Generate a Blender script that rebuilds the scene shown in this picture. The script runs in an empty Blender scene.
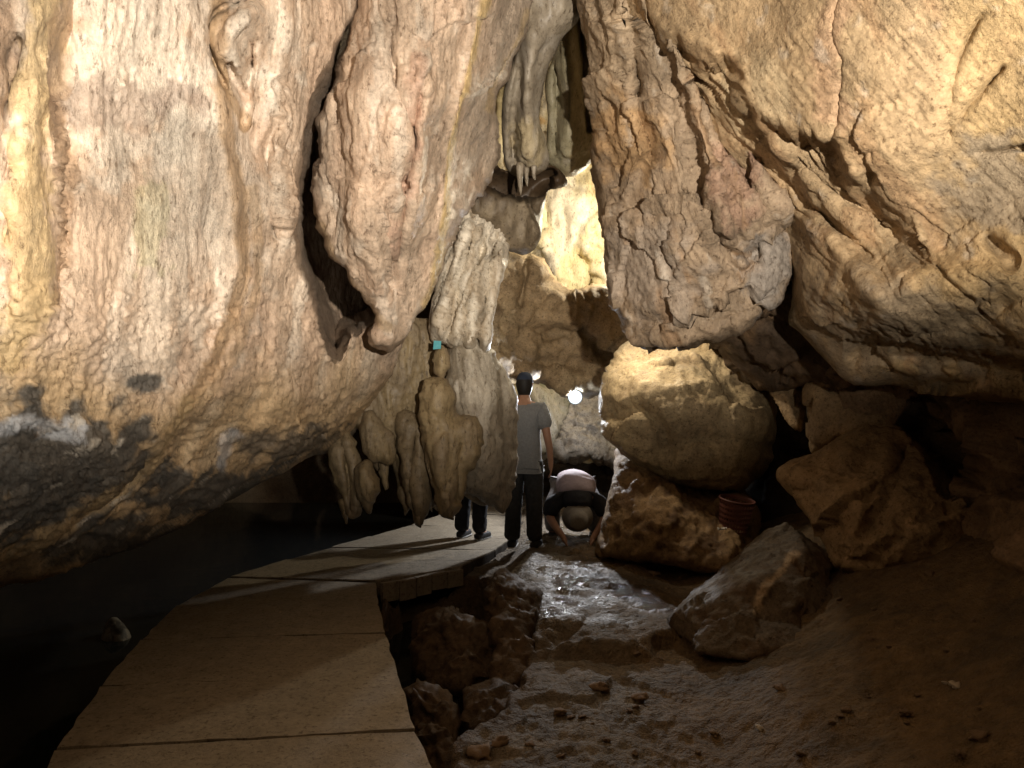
import bpy, bmesh, math, random
import numpy as np
from mathutils import Vector, Matrix

random.seed(7)
F, CX, CY, H = 745.0, 512.0, 384.0, 1.65
scn = bpy.context.scene
COL = scn.collection

def P(px, py, Y):
    """point at pixel px,py and Y metres in front of the camera"""
    return ((px - CX) / F * Y, Y, H - (py - CY) / F * Y)

# ------------------------------------------------------------------ noise
def _hash(ix, iy, iz, seed):
    h = (ix.astype(np.int64) * 374761393 + iy.astype(np.int64) * 668265263 +
         iz.astype(np.int64) * 2147483647 + seed * 974634777) & 0xFFFFFFFF
    h = ((h ^ (h >> 13)) * 1274126177) & 0xFFFFFFFF
    h = ((h ^ (h >> 16)) * 2246822519) & 0xFFFFFFFF
    return h ^ (h >> 15)

_G = np.array([[1,1,0],[-1,1,0],[1,-1,0],[-1,-1,0],[1,0,1],[-1,0,1],[1,0,-1],[-1,0,-1],
               [0,1,1],[0,-1,1],[0,1,-1],[0,-1,-1],[1,1,0],[-1,1,0],[0,-1,1],[0,-1,-1]], float)

def gnoise(p, seed=0):
    i = np.floor(p); f = p - i; i = i.astype(np.int64)
    u = f * f * f * (f * (f * 6 - 15) + 10)
    r = 0
    for dx in (0, 1):
        wx = u[:, 0] if dx else 1 - u[:, 0]
        for dy in (0, 1):
            wy = u[:, 1] if dy else 1 - u[:, 1]
            for dz in (0, 1):
                wz = u[:, 2] if dz else 1 - u[:, 2]
                g = _G[_hash(i[:, 0] + dx, i[:, 1] + dy, i[:, 2] + dz, seed) & 15]
                r = r + wx * wy * wz * (g[:, 0] * (f[:, 0] - dx) + g[:, 1] * (f[:, 1] - dy) + g[:, 2] * (f[:, 2] - dz))
    return r * 1.3

def fbm(p, octs=4, seed=0, gain=0.5, lac=2.03):
    a, s, t = 1.0, 0, 0
    for k in range(octs):
        s = s + a * gnoise(p, seed + k * 17); t += a; a *= gain; p = p * lac + 3.7
    return s / t

def ridged(p, octs=4, seed=0, gain=0.5):
    a, s, t = 1.0, 0, 0
    for k in range(octs):
        s = s + a * (1 - 2.2 * np.abs(gnoise(p, seed + k * 17))); t += a; a *= gain; p = p * 2.07 + 5.1
    return s / t

def voronoi(p, seed=0):
    i = np.floor(p).astype(np.int64); f = p - i
    n = len(p); d1 = np.full(n, 9.0); d2 = np.full(n, 9.0)
    cid = np.zeros(n, np.int64); cv = np.zeros((n, 3))
    for dx in (-1, 0, 1):
        for dy in (-1, 0, 1):
            for dz in (-1, 0, 1):
                h = _hash(i[:, 0] + dx, i[:, 1] + dy, i[:, 2] + dz, seed)
                o = np.stack([(h & 1023) / 1023.0, ((h >> 10) & 1023) / 1023.0, ((h >> 20) & 1023) / 1023.0], 1)
                v = o + np.array([dx, dy, dz]) - f
                d = np.sqrt((v ** 2).sum(1))
                m = d < d1
                d2 = np.where(m, d1, np.minimum(d2, d))
                d1 = np.where(m, d, d1); cid = np.where(m, h, cid); cv[m] = v[m]
    return d1, d2, cid, cv

def facet(p, seed=0, off=0.5):
    """angular rock: every cell is a tilted plane"""
    d1, d2, cid, cv = voronoi(p, seed)
    h = _hash(cid, cid * 3 + 1, cid * 7 + 5, seed + 3)
    t = np.stack([(h & 255) / 127.5 - 1, ((h >> 8) & 255) / 127.5 - 1, ((h >> 16) & 255) / 127.5 - 1], 1)
    return (t * cv).sum(1) + off * (((h >> 24) & 255) / 127.5 - 1)

def cracks(p, w=0.06, seed=0):
    d1, d2, _, _ = voronoi(p, seed)
    return -np.exp(-((d2 - d1) / w) ** 2)

def sstep(x): 
    x = np.clip(x, 0, 1); return x * x * (3 - 2 * x)

def stretch(p, axis, k):
    a = np.array(axis, float); a /= np.linalg.norm(a)
    return p - np.outer((p @ a) * (1 - k), a)

def displace_value(p, layers, seed, xy=None):
    d = np.zeros(len(p))
    for L in layers:
        kind, fr, amp = L[0], L[1], L[2]
        opt = L[3] if len(L) > 3 else {}
        if kind == 'grain':      # ridges running along a direction of the face: fr = (across, along, dx, dy) in pixels of the face
            if xy is None: continue
            wa, wl, dx, dy = fr; n = math.hypot(dx, dy); dx, dy = dx / n, dy / n
            s = seed + opt.get('s', 0)
            w = opt.get('bend', 14) * fbm(np.stack([xy[0] / 70, xy[1] / 70, 0 * xy[0] + s], 1), 3, s + 5)
            q = np.stack([(xy[0] * dy - xy[1] * dx + w) / wa, (xy[0] * dx + xy[1] * dy) / wl, 0 * xy[0] + s * 1.7], 1)
            v = ridged(q, opt.get('o', 4), s, opt.get('gain', .55)) if not opt.get('billow') else np.abs(fbm(q, 3, s)) * 3 - .6
            if 'mask' in opt: v = v * sstep(fbm(p * opt['mask'][0], 2, s + 41) * 1.8 + opt['mask'][1])
            if 'reg' in opt: v = v * opt['reg'](*xy)
            d += amp * v; continue
        q = p
        if 'warp' in opt:
            wf, wa = opt['warp']
            q = q + wa * np.stack([fbm(p * wf, 2, seed + 71), fbm(p * wf, 2, seed + 72), fbm(p * wf, 2, seed + 73)], 1)
        if 'axis' in opt: q = stretch(q, opt['axis'], opt.get('k', 0.2))
        q = q * fr
        s = seed + opt.get('s', 0)
        if kind == 'fbm': v = fbm(q, opt.get('o', 4), s)
        elif kind == 'ridged': v = ridged(q, opt.get('o', 4), s)
        elif kind == 'facet': v = facet(q, s, opt.get('off', 0.3))
        elif kind == 'cracks': v = cracks(q, opt.get('w', 0.06), s)
        elif kind == 'billow': v = np.abs(fbm(q, opt.get('o', 3), s)) * 2 - 0.5
        if 'mask' in opt: v = v * sstep(fbm(p * opt['mask'][0], 2, s + 41) * 1.8 + opt['mask'][1])
        if 'reg' in opt and xy is not None: v = v * opt['reg'](*xy)
        d += amp * v
    return d

# ------------------------------------------------------------------ 2-D helpers
def smooth_poly(pts, n=6, closed=True):
    pts = np.array(pts, float); m = len(pts); out = []
    rng = range(m) if closed else range(m - 1)
    for i in rng:
        if closed:
            p0, p1, p2, p3 = pts[i - 1], pts[i], pts[(i + 1) % m], pts[(i + 2) % m]
        else:
            p0, p1, p2, p3 = pts[max(i - 1, 0)], pts[i], pts[i + 1], pts[min(i + 2, m - 1)]
        for t in np.arange(n) / n:
            out.append(0.5 * ((2 * p1) + (-p0 + p2) * t + (2 * p0 - 5 * p1 + 4 * p2 - p3) * t * t + (-p0 + 3 * p1 - 3 * p2 + p3) * t ** 3))
    if not closed: out.append(pts[-1])
    return np.array(out)

def poly_dist(x, y, poly, closed=True):
    n = len(poly); best = np.full(len(x), 1e18); bx = x.copy(); by = y.copy(); side = np.ones(len(x)); bt = np.zeros(len(x))
    for i in range(n if closed else n - 1):
        a = poly[i]; b = poly[(i + 1) % n]
        e = b - a; L = (e ** 2).sum() + 1e-9
        t = np.clip(((x - a[0]) * e[0] + (y - a[1]) * e[1]) / L, 0, 1)
        cx = a[0] + t * e[0]; cy = a[1] + t * e[1]
        d = (x - cx) ** 2 + (y - cy) ** 2
        m = d < best
        best = np.where(m, d, best); bx = np.where(m, cx, bx); by = np.where(m, cy, by)
        side = np.where(m, np.sign(e[0] * (y - a[1]) - e[1] * (x - a[0])), side)
        bt = np.where(m, (i + t) / n, bt)
    return np.sqrt(best), bx, by, side, bt

def inside(x, y, poly):
    r = np.zeros(len(x), bool); n = len(poly)
    for i in range(n):
        (x1, y1), (x2, y2) = poly[i], poly[(i + 1) % n]
        if y1 == y2: continue
        c = ((y1 > y) != (y2 > y)) & (x < (x2 - x1) * (y - y1) / (y2 - y1) + x1)
        r ^= c
    return r

def tps(ctrl):
    c = np.array(ctrl, float); xy = c[:, :2] / 500.0; v = 1 / c[:, 2]; n = len(c)
    def U(r2): return np.where(r2 > 0, r2 * np.log(np.maximum(r2, 1e-12)), 0)
    d2 = ((xy[:, None] - xy[None]) ** 2).sum(2)
    A = np.zeros((n + 3, n + 3)); A[:n, :n] = U(d2) + np.eye(n) * 1e-3
    A[:n, n] = 1; A[:n, n + 1:] = xy; A[n, :n] = 1; A[n + 1:, :n] = xy.T
    w = np.linalg.solve(A, np.concatenate([v, np.zeros(3)]))
    def f(x, y):
        q = np.stack([x, y], 1) / 500.0
        d2 = ((q[:, None] - xy[None]) ** 2).sum(2)
        return 1 / np.maximum(U(d2) @ w[:n] + w[n] + q @ w[n + 1:], 0.03)
    return f

def features(x, y, feats):
    d = np.zeros(len(x))
    for f in feats:
        k = f[0]
        if k in ('groove', 'ridge'):
            _, pts, w, amp = f[:4]
            pl = smooth_poly(pts, 5, False)
            wob = 0.35 * w * gnoise(np.stack([x / 22, y / 22, x * 0 + len(pts)], 1), 5)
            dd, _, _, sd, t = poly_dist(x, y, pl, False)
            dd = dd + wob
            taper = np.clip(np.minimum(t, 1 - t) * 8, 0.15, 1)
            d += (amp if k == 'groove' else -amp) * np.exp(-(dd / w) ** 2) * taper
        elif k == 'step':       # right-hand side (walking the line) drops back by amp, fading over L px
            _, pts, w, amp, L = f
            pl = smooth_poly(pts, 5, False)
            dd, _, _, sd, t = poly_dist(x, y, pl, False)
            wob = 3.5 * fbm(np.stack([x / 30, y / 30, x * 0 + 2.2], 1), 3, 9)
            s = dd * sd + wob
            d += amp * sstep(s / w + 0.5) * np.exp(-np.maximum(s, 0) / L) * np.clip(np.minimum(t, 1 - t) * 10, 0, 1)
        elif k == 'pit':
            _, pts, w, amp = f
            pl = smooth_poly(pts, 5, True)
            dd = poly_dist(x, y, pl, True)[0]
            ins = inside(x, y, pl)
            wob = 3 * fbm(np.stack([x / 25, y / 25, x * 0 + 7.2], 1), 3, 19)
            d += amp * sstep((np.where(ins, dd, -dd) + wob) / w)
        elif k == 'blob':
            _, cx, cy, rx, ry, amp = f
            d += -amp * np.exp(-((x - cx) / rx) ** 2 - ((y - cy) / ry) ** 2)
    return d

# ------------------------------------------------------------------ object helpers
def link_mesh(name, verts, faces, mat, parent=None, col=None, smooth=True, origin=None):
    verts = np.asarray(verts, float)
    if origin is None: origin = (0, 0, 0)
    me = bpy.data.meshes.new(name)
    me.from_pydata((verts - np.array(origin)).tolist(), [], faces)
    if col is not None:
        a = me.color_attributes.new('Col', 'FLOAT_COLOR', 'POINT')
        c4 = np.ones((len(verts), 4), np.float32); c4[:, :3] = col
        a.data.foreach_set('color', c4.ravel())
    me.validate(); me.update()
    if smooth: me.polygons.foreach_set('use_smooth', [True] * len(me.polygons))
    o = bpy.data.objects.new(name, me); COL.objects.link(o)
    o.location = origin
    if mat: me.materials.append(mat)
    if parent: o.parent = parent
    return o

def tag(o, label=None, cat=None, group=None, kind=None):
    if label: o['label'] = label
    if cat: o['category'] = cat
    if group: o['group'] = group
    if kind: o['kind'] = kind
    return o

def empty(name, loc):
    o = bpy.data.objects.new(name, None); COL.objects.link(o); o.location = loc; return o

def vnormals(v, quads):
    q = np.array(quads); n = np.zeros_like(v)
    a, b, c, d = v[q[:, 0]], v[q[:, 1]], v[q[:, 2]], v[q[:, 3]]
    fn = np.cross(c - a, d - b)
    for k in range(4): np.add.at(n, q[:, k], fn)
    return n / (np.linalg.norm(n, axis=1, keepdims=True) + 1e-12)

def axis_ticks(lo, hi, a, b, s, S):
    t = []
    if lo < a: t += list(np.arange(lo, a, S))
    m0, m1 = max(lo, a), min(hi, b)
    t += list(np.arange(m0, m1, s))
    if hi > b: t += list(np.arange(b, hi, S))
    t.append(hi)
    return np.array(t)

def relief(name, outline, ctrl, mat, colf, feats=(), layers=(), rim=(0, 0), thick=1.0, step=2.2,
           seed=1, round_=None, ang=0, smooth_out=True, jag=0.0, parent=None, fine=None):
    """A rock mass: its face follows the depths in ctrl, features and noise cut into it, and it
    has a body behind (a slab 'thick' metres deep, or a rounded body when round_=(front, back, px))."""
    pl = smooth_poly(outline, 6) if smooth_out else np.array(outline, float)
    if jag:
        q = np.concatenate([pl / 14.0, np.full((len(pl), 1), seed * 1.3)], 1)
        pl = pl + jag * np.stack([fbm(q, 3, seed), fbm(q, 3, seed + 5)], 1)
    lo = pl.min(0) - 1; hi = pl.max(0) + 1
    xs = axis_ticks(lo[0], hi[0], -30, 1054, step, 9); ys = axis_ticks(lo[1], hi[1], -30, 800, step, 9)
    if fine: xs = np.concatenate([xs[xs < fine[0]], np.arange(*fine), xs[xs > fine[1]]])
    X, Yy = np.meshgrid(xs, ys); nx, ny = len(xs), len(ys)
    x = X.ravel(); y = Yy.ravel()
    ins = inside(x, y, pl)
    cell = np.arange(nx * ny).reshape(ny, nx)
    c4 = np.stack([cell[:-1, :-1].ravel(), cell[1:, :-1].ravel(), cell[1:, 1:].ravel(), cell[:-1, 1:].ravel()], 1)
    keep = ins[c4].any(1); c4 = c4[keep]
    used = np.unique(c4); remap = -np.ones(nx * ny, int); remap[used] = np.arange(len(used))
    x, y, ins = x[used], y[used], ins[used]; c4 = remap[c4]
    dd, bx, by, _, _ = poly_dist(x, y, pl)
    x = np.where(ins, x, bx); y = np.where(ins, y, by); sd = np.where(ins, dd, 0)
    base = tps(ctrl)(x, y)
    dep = base + features(x, y, feats)
    if rim[0] > 0:
        s = np.clip(sd / rim[0], 0, 1); dep = dep + rim[1] * (1 - np.sqrt(np.clip(1 - (1 - s) ** 2, 0, 1)))
    if round_:
        s = np.clip(sd / round_[2], 0, 1); bul = np.sqrt(np.clip(1 - (1 - s) ** 2, 0, 1)) * (1 - ang) + s * ang
        front = dep - round_[0] * bul; back = base + round_[1] * bul
        v = np.stack(P(x, y, front), 1)
    else:
        v = np.stack(P(x, y, dep), 1)
    nrm = vnormals(v, c4)
    for _ in range(3):       # even out the normals so that the rim does not turn ragged
        acc = nrm * 2
        s4 = nrm[c4].sum(1)
        for k in range(4): np.add.at(acc, c4[:, k], s4)
        nrm = acc / (np.linalg.norm(acc, axis=1, keepdims=True) + 1e-12)
    disp = displace_value(v, layers, seed, (x, y))
    disp = disp * ((.35 + .65 * sstep(sd / 9)) if round_ else (.5 + .5 * sstep(sd / 7)))
    v = v + nrm * disp[:, None]
    col = colf(x, y, v)
    faces = c4.tolist()
    n0 = len(v)
    if round_:
        edge = ~ins
        idx = np.where(edge, np.arange(n0), -1); inn = np.where(~edge)[0]
        idx[inn] = n0 + np.arange(len(inn))
        vb = np.stack(P(x[inn], y[inn], back[inn]), 1)
        # the back keeps the volume's own size: follow lines parallel to the middle of the mass
        vb = vb + 0.6 * disp[inn][:, None] * np.array([0, 1, 0])
        v = np.concatenate([v, vb]); col = np.concatenate([col, colf(x[inn], y[inn], vb)])
        faces += idx[c4][:, ::-1].tolist()
    else:
        e = np.concatenate([c4[:, [0, 1]], c4[:, [1, 2]], c4[:, [2, 3]], c4[:, [3, 0]]])
        es = np.sort(e, 1); key = es[:, 0].astype(np.int64) * (n0 + 1) + es[:, 1]
        _, first, cnt = np.unique(key, return_index=True, return_counts=True)
        be = e[first[cnt == 1]]
        bv = np.unique(be); m = len(bv); loc = -np.ones(n0, int); loc[bv] = np.arange(m)
        cen = v[bv].mean(0)
        ray = v[bv] - np.array([0, 0, H]); ray /= np.linalg.norm(ray, axis=1, keepdims=True)
        prev = bv; 
        for k, (t, sh) in enumerate(((0.12, 0.0), (0.45, 0.03), (1.0, 0.12))):
            w = v[bv] + ray * thick * t; w = w + (cen + np.array([0, thick * t, 0]) - w) * sh
            w = w + displace_value(w, layers[:2], seed + 3)[:, None] * nrm[bv] * 0.6
            start = n0 + k * m
            v = np.concatenate([v, w]) if k else np.concatenate([v, w])
            col = np.concatenate([col, colf(x[bv], y[bv], w)])
            cur = start + np.arange(m)
            pi = prev[loc[be[:, 0]]], prev[loc[be[:, 1]]]
            ci = cur[loc[be[:, 0]]], cur[loc[be[:, 1]]]
            faces += np.stack([pi[1], pi[0], ci[0], ci[1]], 1).tolist()
            prev = cur
        v = np.concatenate([v, [v[prev].mean(0)]]); col = np.concatenate([col, col[:1]])
        cc = len(v) - 1
        faces += np.stack([prev[loc[be[:, 1]]], prev[loc[be[:, 0]]], np.full(len(be), cc)], 1).tolist()
    org = (float(np.median(v[:n0, 0])), float(np.median(v[:n0, 1])), float(v[:n0, 2].min()))
    return link_mesh(name, v, faces, mat, parent, col, True, org)

# ------------------------------------------------------------------ materials
def new_mat(name):
    m = bpy.data.materials.new(name); m.use_nodes = True
    nt = m.node_tree; b = nt.nodes['Principled BSDF']
    return m, nt, b

def rock_mat(name, rlo, rhi, spec=0.4, var=0.35, b1=(18, 0.03), b2=(75, 0.012), aniso=None, speck=None):
    m, nt, b = new_mat(name); N = nt.nodes; L = nt.links
    geo = N.new('ShaderNodeNewGeometry')
    mp = N.new('ShaderNodeMapping'); L.new(geo.outputs['Position'], mp.inputs[0])
    if aniso: mp.inputs['Scale'].default_value = aniso
    at = N.new('ShaderNodeAttribute'); at.attribute_name = 'Col'
    def noise(scale, detail, vec, rough=0.6):
        n = N.new('ShaderNodeTexNoise'); n.inputs['Scale'].default_value = scale
        n.inputs['Detail'].default_value = detail; n.inputs['Roughness'].default_value = rough
        L.new(vec, n.inputs['Vector']); return n
    n1 = noise(9, 9, mp.outputs[0], 0.68)
    n3 = noise(45, 6, geo.outputs['Position'], 0.7)
    add = N.new('ShaderNodeMath'); add.operation = 'ADD'
    L.new(n1.outputs['Fac'], add.inputs[0]); L.new(n3.outputs['Fac'], add.inputs[1])
    mr = N.new('ShaderNodeMapRange'); mr.inputs['From Min'].default_value = 0.7; mr.inputs['From Max'].default_value = 1.3
    mr.inputs['To Min'].default_value = 1 - var; mr.inputs['To Max'].default_value = 1 + var * 0.8
    L.new(add.outputs[0], mr.inputs['Value'])
    mix = N.new('ShaderNodeVectorMath'); mix.operation = 'SCALE'
    L.new(at.outputs['Color'], mix.inputs[0]); L.new(mr.outputs[0], mix.inputs['Scale'])
    # fine crust: pale flakes and dark pits
    n5 = noise(34, 12, mp.outputs[0], 0.78)
    cr = N.new('ShaderNodeValToRGB'); e = cr.color_ramp.elements
    e[0].position = .37; e[0].color = (.36, .32, .28, 1); e[1].position = .47; e[1].color = (1, 1, 1, 1)
    k = e.new(.58); k.color = (1, 1, 1, 1); k = e.new(.68); k.color = (1.35, 1.36, 1.38, 1)
    L.new(n5.outputs['Fac'], cr.inputs[0])
    mu = N.new('ShaderNodeVectorMath'); mu.operation = 'MULTIPLY'
    L.new(mix.outputs[0], mu.inputs[0]); L.new(cr.outputs[0], mu.inputs[1]); L.new(mu.outputs[0], b.inputs['Base Color'])
    nr = noise(6, 6, geo.outputs['Position'])
    rr = N.new('ShaderNodeMapRange'); rr.inputs['From Min'].default_value = 0.35; rr.inputs['From Max'].default_value = 0.65
    rr.inputs['To Min'].default_value = rlo; rr.inputs['To Max'].default_value = rhi
    L.new(nr.outputs['Fac'], rr.inputs['Value']); L.new(rr.outputs[0], b.inputs['Roughness'])
    b.inputs['Specular IOR Level'].default_value = spec
    nb1 = noise(b1[0], 8, mp.outputs[0], 0.65); nb2 = noise(b2[0], 6, geo.outputs['Position'], 0.7)
    bu1 = N.new('ShaderNodeBump'); bu1.inputs['Strength'].default_value = 1; bu1.inputs['Distance'].default_value = b1[1]
    bu2 = N.new('ShaderNodeBump'); bu2.inputs['Strength'].default_value = 1; bu2.inputs['Distance'].default_value = b2[1]
    # rough and smooth patches: the fine relief comes and goes
    np_ = noise(1.7, 4, geo.outputs['Position'], .6)
    pm = N.new('ShaderNodeMapRange'); pm.inputs['From Min'].default_value = .40; pm.inputs['From Max'].default_value = .62
    pm.inputs['To Min'].default_value = .28; pm.inputs['To Max'].default_value = 1.0
    L.new(np_.outputs['Fac'], pm.inputs['Value']); L.new(pm.outputs[0], bu1.inputs['Strength']); L.new(pm.outputs[0], bu2.inputs['Strength'])
    L.new(nb1.outputs['Fac'], bu1.inputs['Height']); L.new(nb2.outputs['Fac'], bu2.inputs['Height'])
    L.new(bu1.outputs[0], bu2.inputs['Normal']); L.new(bu2.outputs[0], b.inputs['Normal'])
    return m

def plain_mat(name, col, rough=0.8, var=0.2, scale=30, bump=0.004, spec=0.3):
    m, nt, b = new_mat(name); N = nt.nodes; L = nt.links
    geo = N.new('ShaderNodeTexCoord')
    n = N.new('ShaderNodeTexNoise'); n.inputs['Scale'].default_value = scale; n.inputs['Detail'].default_value = 6
    L.new(geo.outputs['Object'], n.inputs['Vector'])
    r = N.new('ShaderNodeMapRange'); r.inputs['From Min'].default_value = 0.3; r.inputs['From Max'].default_value = 0.7
    r.inputs['To Min'].default_value = 1 - var; r.inputs['To Max'].default_value = 1 + var
    L.new(n.outputs['Fac'], r.inputs['Value'])
    c = N.new('ShaderNodeRGB'); c.outputs[0].default_value = (*col, 1)
    s = N.new('ShaderNodeVectorMath'); s.operation = 'SCALE'
    L.new(c.outputs[0], s.inputs[0]); L.new(r.outputs[0], s.inputs['Scale']); L.new(s.outputs[0], b.inputs['Base Color'])
    b.inputs['Roughness'].default_value = rough; b.inputs['Specular IOR Level'].default_value = spec
    bu = N.new('ShaderNodeBump'); bu.inputs['Distance'].default_value = bump; L.new(n.outputs['Fac'], bu.inputs['Height'])
    L.new(bu.outputs[0], b.inputs['Normal'])
    return m

M_wall = rock_mat('damp flowstone wall', 0.32, 0.60, 0.5, 0.40, (26, 0.035), (110, 0.014), (1, 1, 0.35))
M_rock = rock_mat('dry limestone', 0.5, 0.8, 0.35, 0.40, (20, 0.035), (95, 0.014))
M_streak = rock_mat('streaked limestone', 0.5, 0.8, 0.35, 0.40, (22, 0.035), (95, 0.014), (1, 1, 0.5))
M_smooth = rock_mat('smooth flowstone', 0.4, 0.65, 0.4, 0.25, (14, 0.015), (70, 0.005), (1, 1, 0.4))
M_mud = rock_mat('brown cave mud', 0.6, 0.9, 0.25, 0.35, (14, 0.03), (60, 0.012))
M_ground = None

# ------------------------------------------------------------------ colour helpers (mineral stains, and shade put into some colours)
def arr(c): return np.array(c, float)
BEIGE, PINK, WHITE, OCHRE = arr((.54, .41, .285)), arr((.52, .375, .27)), arr((.74, .67, .57)), arr((.66, .47, .21))
BROWN, DGREY, GREY, RUST = arr((.33, .205, .11)), arr((.085, .078, .068)), arr((.36, .31, .25)), arr((.40, .20, .11))
TAN, MUD, DBROWN, YELLOW = arr((.50, .355, .21)), arr((.17, .098, .045)), arr((.12, .075, .04)), arr((.62, .45, .19))

def mixc(a, b, t):
    t = np.clip(t, 0, 1)[:, None]; return a * (1 - t) + b * t

def base(c, p, amt=0.12, seed=3):
    n = fbm(p * 2.2, 4, seed)
    return np.tile(c, (len(p), 1)) * (1 + amt * 2 * n)[:, None]

def spot(x, y, p, cx, cy, rx, ry, ns=0.5, seed=0, hard=4.0, fr=7):
    d = np.sqrt(((x - cx) / rx) ** 2 + ((y - cy) / ry) ** 2)
    return sstep((1 - d + ns * fbm(p * fr, 4, seed)) * hard * 0.5 + 0.25)

def along(x, y, p, pts, w, ns=0.5, seed=0, fr=8):
    d = poly_dist(x, y, smooth_poly(pts, 5, False), False)[0]
    return sstep((1 - d / w + ns * fbm(p * fr, 4, seed)) * 1.6 + 0.1)

def vstreak(p, fr=3.0, k=0.12, seed=0, lo=0.0, sh=3.0):
    q = p + 0.10 * np.stack([fbm(p * 1.5, 2, seed + 1), fbm(p * 1.5, 2, seed + 2), 0 * p[:, 0]], 1)
    return sstep((fbm(stretch(q, (0, 0, 1), k) * fr, 4, seed) - lo) * sh + 0.5)
# =================================================================== ROCK MASSES
UP = (0, 0, 1)
# ---- left wall
def col_left(x, y, p):
    c = base(BEIGE * arr((1.0, 1.0, 1.06)), p, .14, 4)
    c = mixc(c, PINK, vstreak(p, 2.5, .15, 11, .05) * .8)
    c = mixc(c, WHITE, vstreak(p, 5, .10, 12, .25, 4) * .4)
    c = mixc(c, WHITE, spot(x, y, p, 130, 50, 120, 110, 1.3, 13) * .55)
    c = mixc(c, WHITE, spot(x, y, p, 215, 180, 60, 160, 1.2, 14) * .35)
    c = mixc(c, arr((.30, .22, .17)), spot(x, y, p, 105, 105, 60, 30, 1.1, 15) * .65)
    c = mixc(c, arr((.30, .22, .18)), spot(x, y, p, 170, 100, 35, 18, 1.1, 16) * .55)
    c = mixc(c, arr((.54, .40, .21)), along(x, y, p, [(45, -200), (40, 60), (28, 160), (25, 290), (5, 360)], 27, .8, 17) * .85)
    c = mixc(c, arr((.30, .20, .13)), spot(x, y, p, 0, 45, 18, 60, .7, 18) * .8)
    c = mixc(c, arr((.36, .235, .14)), along(x, y, p, [(70, -200), (58, 100), (68, 170), (62, 240), (52, 300)], 11, .7, 19) * .75)
    c = mixc(c, arr((.43, .28, .15)), along(x, y, p, [(225, -100), (220, 90), (238, 200), (240, 290), (210, 370), (165, 430)], 10, .5, 20) * .7)
    c = mixc(c, arr((.45, .31, .18)), along(x, y, p, [(250, 190), (258, 270), (235, 350), (200, 400)], 7, .6, 21) * .55)
    c = mixc(c, arr((.40, .27, .15)), along(x, y, p, [(215, 0), (212, 40), (225, 85), (247, 125)], 9, .4, 22) * .7)
    c = mixc(c, arr((.42, .42, .22)), spot(x, y, p, 150, 215, 22, 50, 1.4, 23) * .35)
    # knobbly golden belt above the bottom edge
    c = mixc(c, arr((.52, .36, .17)), sstep((y - 330 + 60 * fbm(p * 2, 3, 24)) / 90) * .6)
    # dark weathered grey rock low down
    dk = spot(x, y, p, 45, 465, 115, 66, .8, 25, 5) + spot(x, y, p, 235, 490, 120, 26, 1.2, 26, 5) + spot(x, y, p, 145, 382, 16, 12, .9, 27, 6) \
        + spot(x, y, p, 300, 440, 70, 18, 1.2, 28, 4) * .8 + spot(x, y, p, 110, 540, 130, 24, 1.0, 29, 5) + spot(x, y, p, -120, 480, 150, 90, .9, 30, 5)
    c = mixc(c, DGREY * 1.15, dk * .95)
    c = mixc(c, arr((.46, .33, .18)), along(x, y, p, [(0, 560), (60, 525), (130, 480), (165, 440), (185, 405)], 11, 1.0, 31) * .85)
    c = mixc(c, arr((.62, .64, .68)), along(x, y, p, [(-10, 434), (30, 424), (70, 430)], 12, 1.3, 32) * .6)
    c = mixc(c, arr((.55, .55, .57)), along(x, y, p, [(218, 462), (228, 440), (233, 432)], 7, .9, 33) * .6)
    c = mixc(c, WHITE * .8, sstep(fbm(stretch(p, (1, 1, .5), .3) * 14, 3, 34) * 6 - 2.2) * dk * .7)
    c = mixc(c, arr((.20, .15, .11)), inside(x, y, smooth_poly(CLEFT, 5)).astype(float) * .55)  # cleft's shade put into the wall colour
    return c

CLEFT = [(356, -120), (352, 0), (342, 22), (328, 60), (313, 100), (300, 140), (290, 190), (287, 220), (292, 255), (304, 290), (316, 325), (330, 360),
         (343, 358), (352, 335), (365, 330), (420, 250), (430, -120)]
def CRUST(x, y):
    a = np.exp(-((x - 279 - .02 * (y - 150)) / 11) ** 2) * sstep((y - 40) / 40) * sstep((250 - y) / 30)
    b_ = np.exp(-((x - 62) / 9) ** 2) * sstep((y - 90) / 20) * sstep((300 - y) / 40)
    c_ = .45 * np.exp(-((x - 130) / 55) ** 2 - ((y - 95) / 32) ** 2) + .5 * np.exp(-((x - 245) / 20) ** 2 - ((y - 60) / 50) ** 2)
    e_ = .5 * np.exp(-((x - 300) / 60) ** 2 - ((y - 430) / 25) ** 2) + .6 * np.exp(-((x - 70) / 90) ** 2 - ((y - 460) / 45) ** 2)
    return np.clip(a + b_ + c_ + e_, 0, 1)
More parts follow.
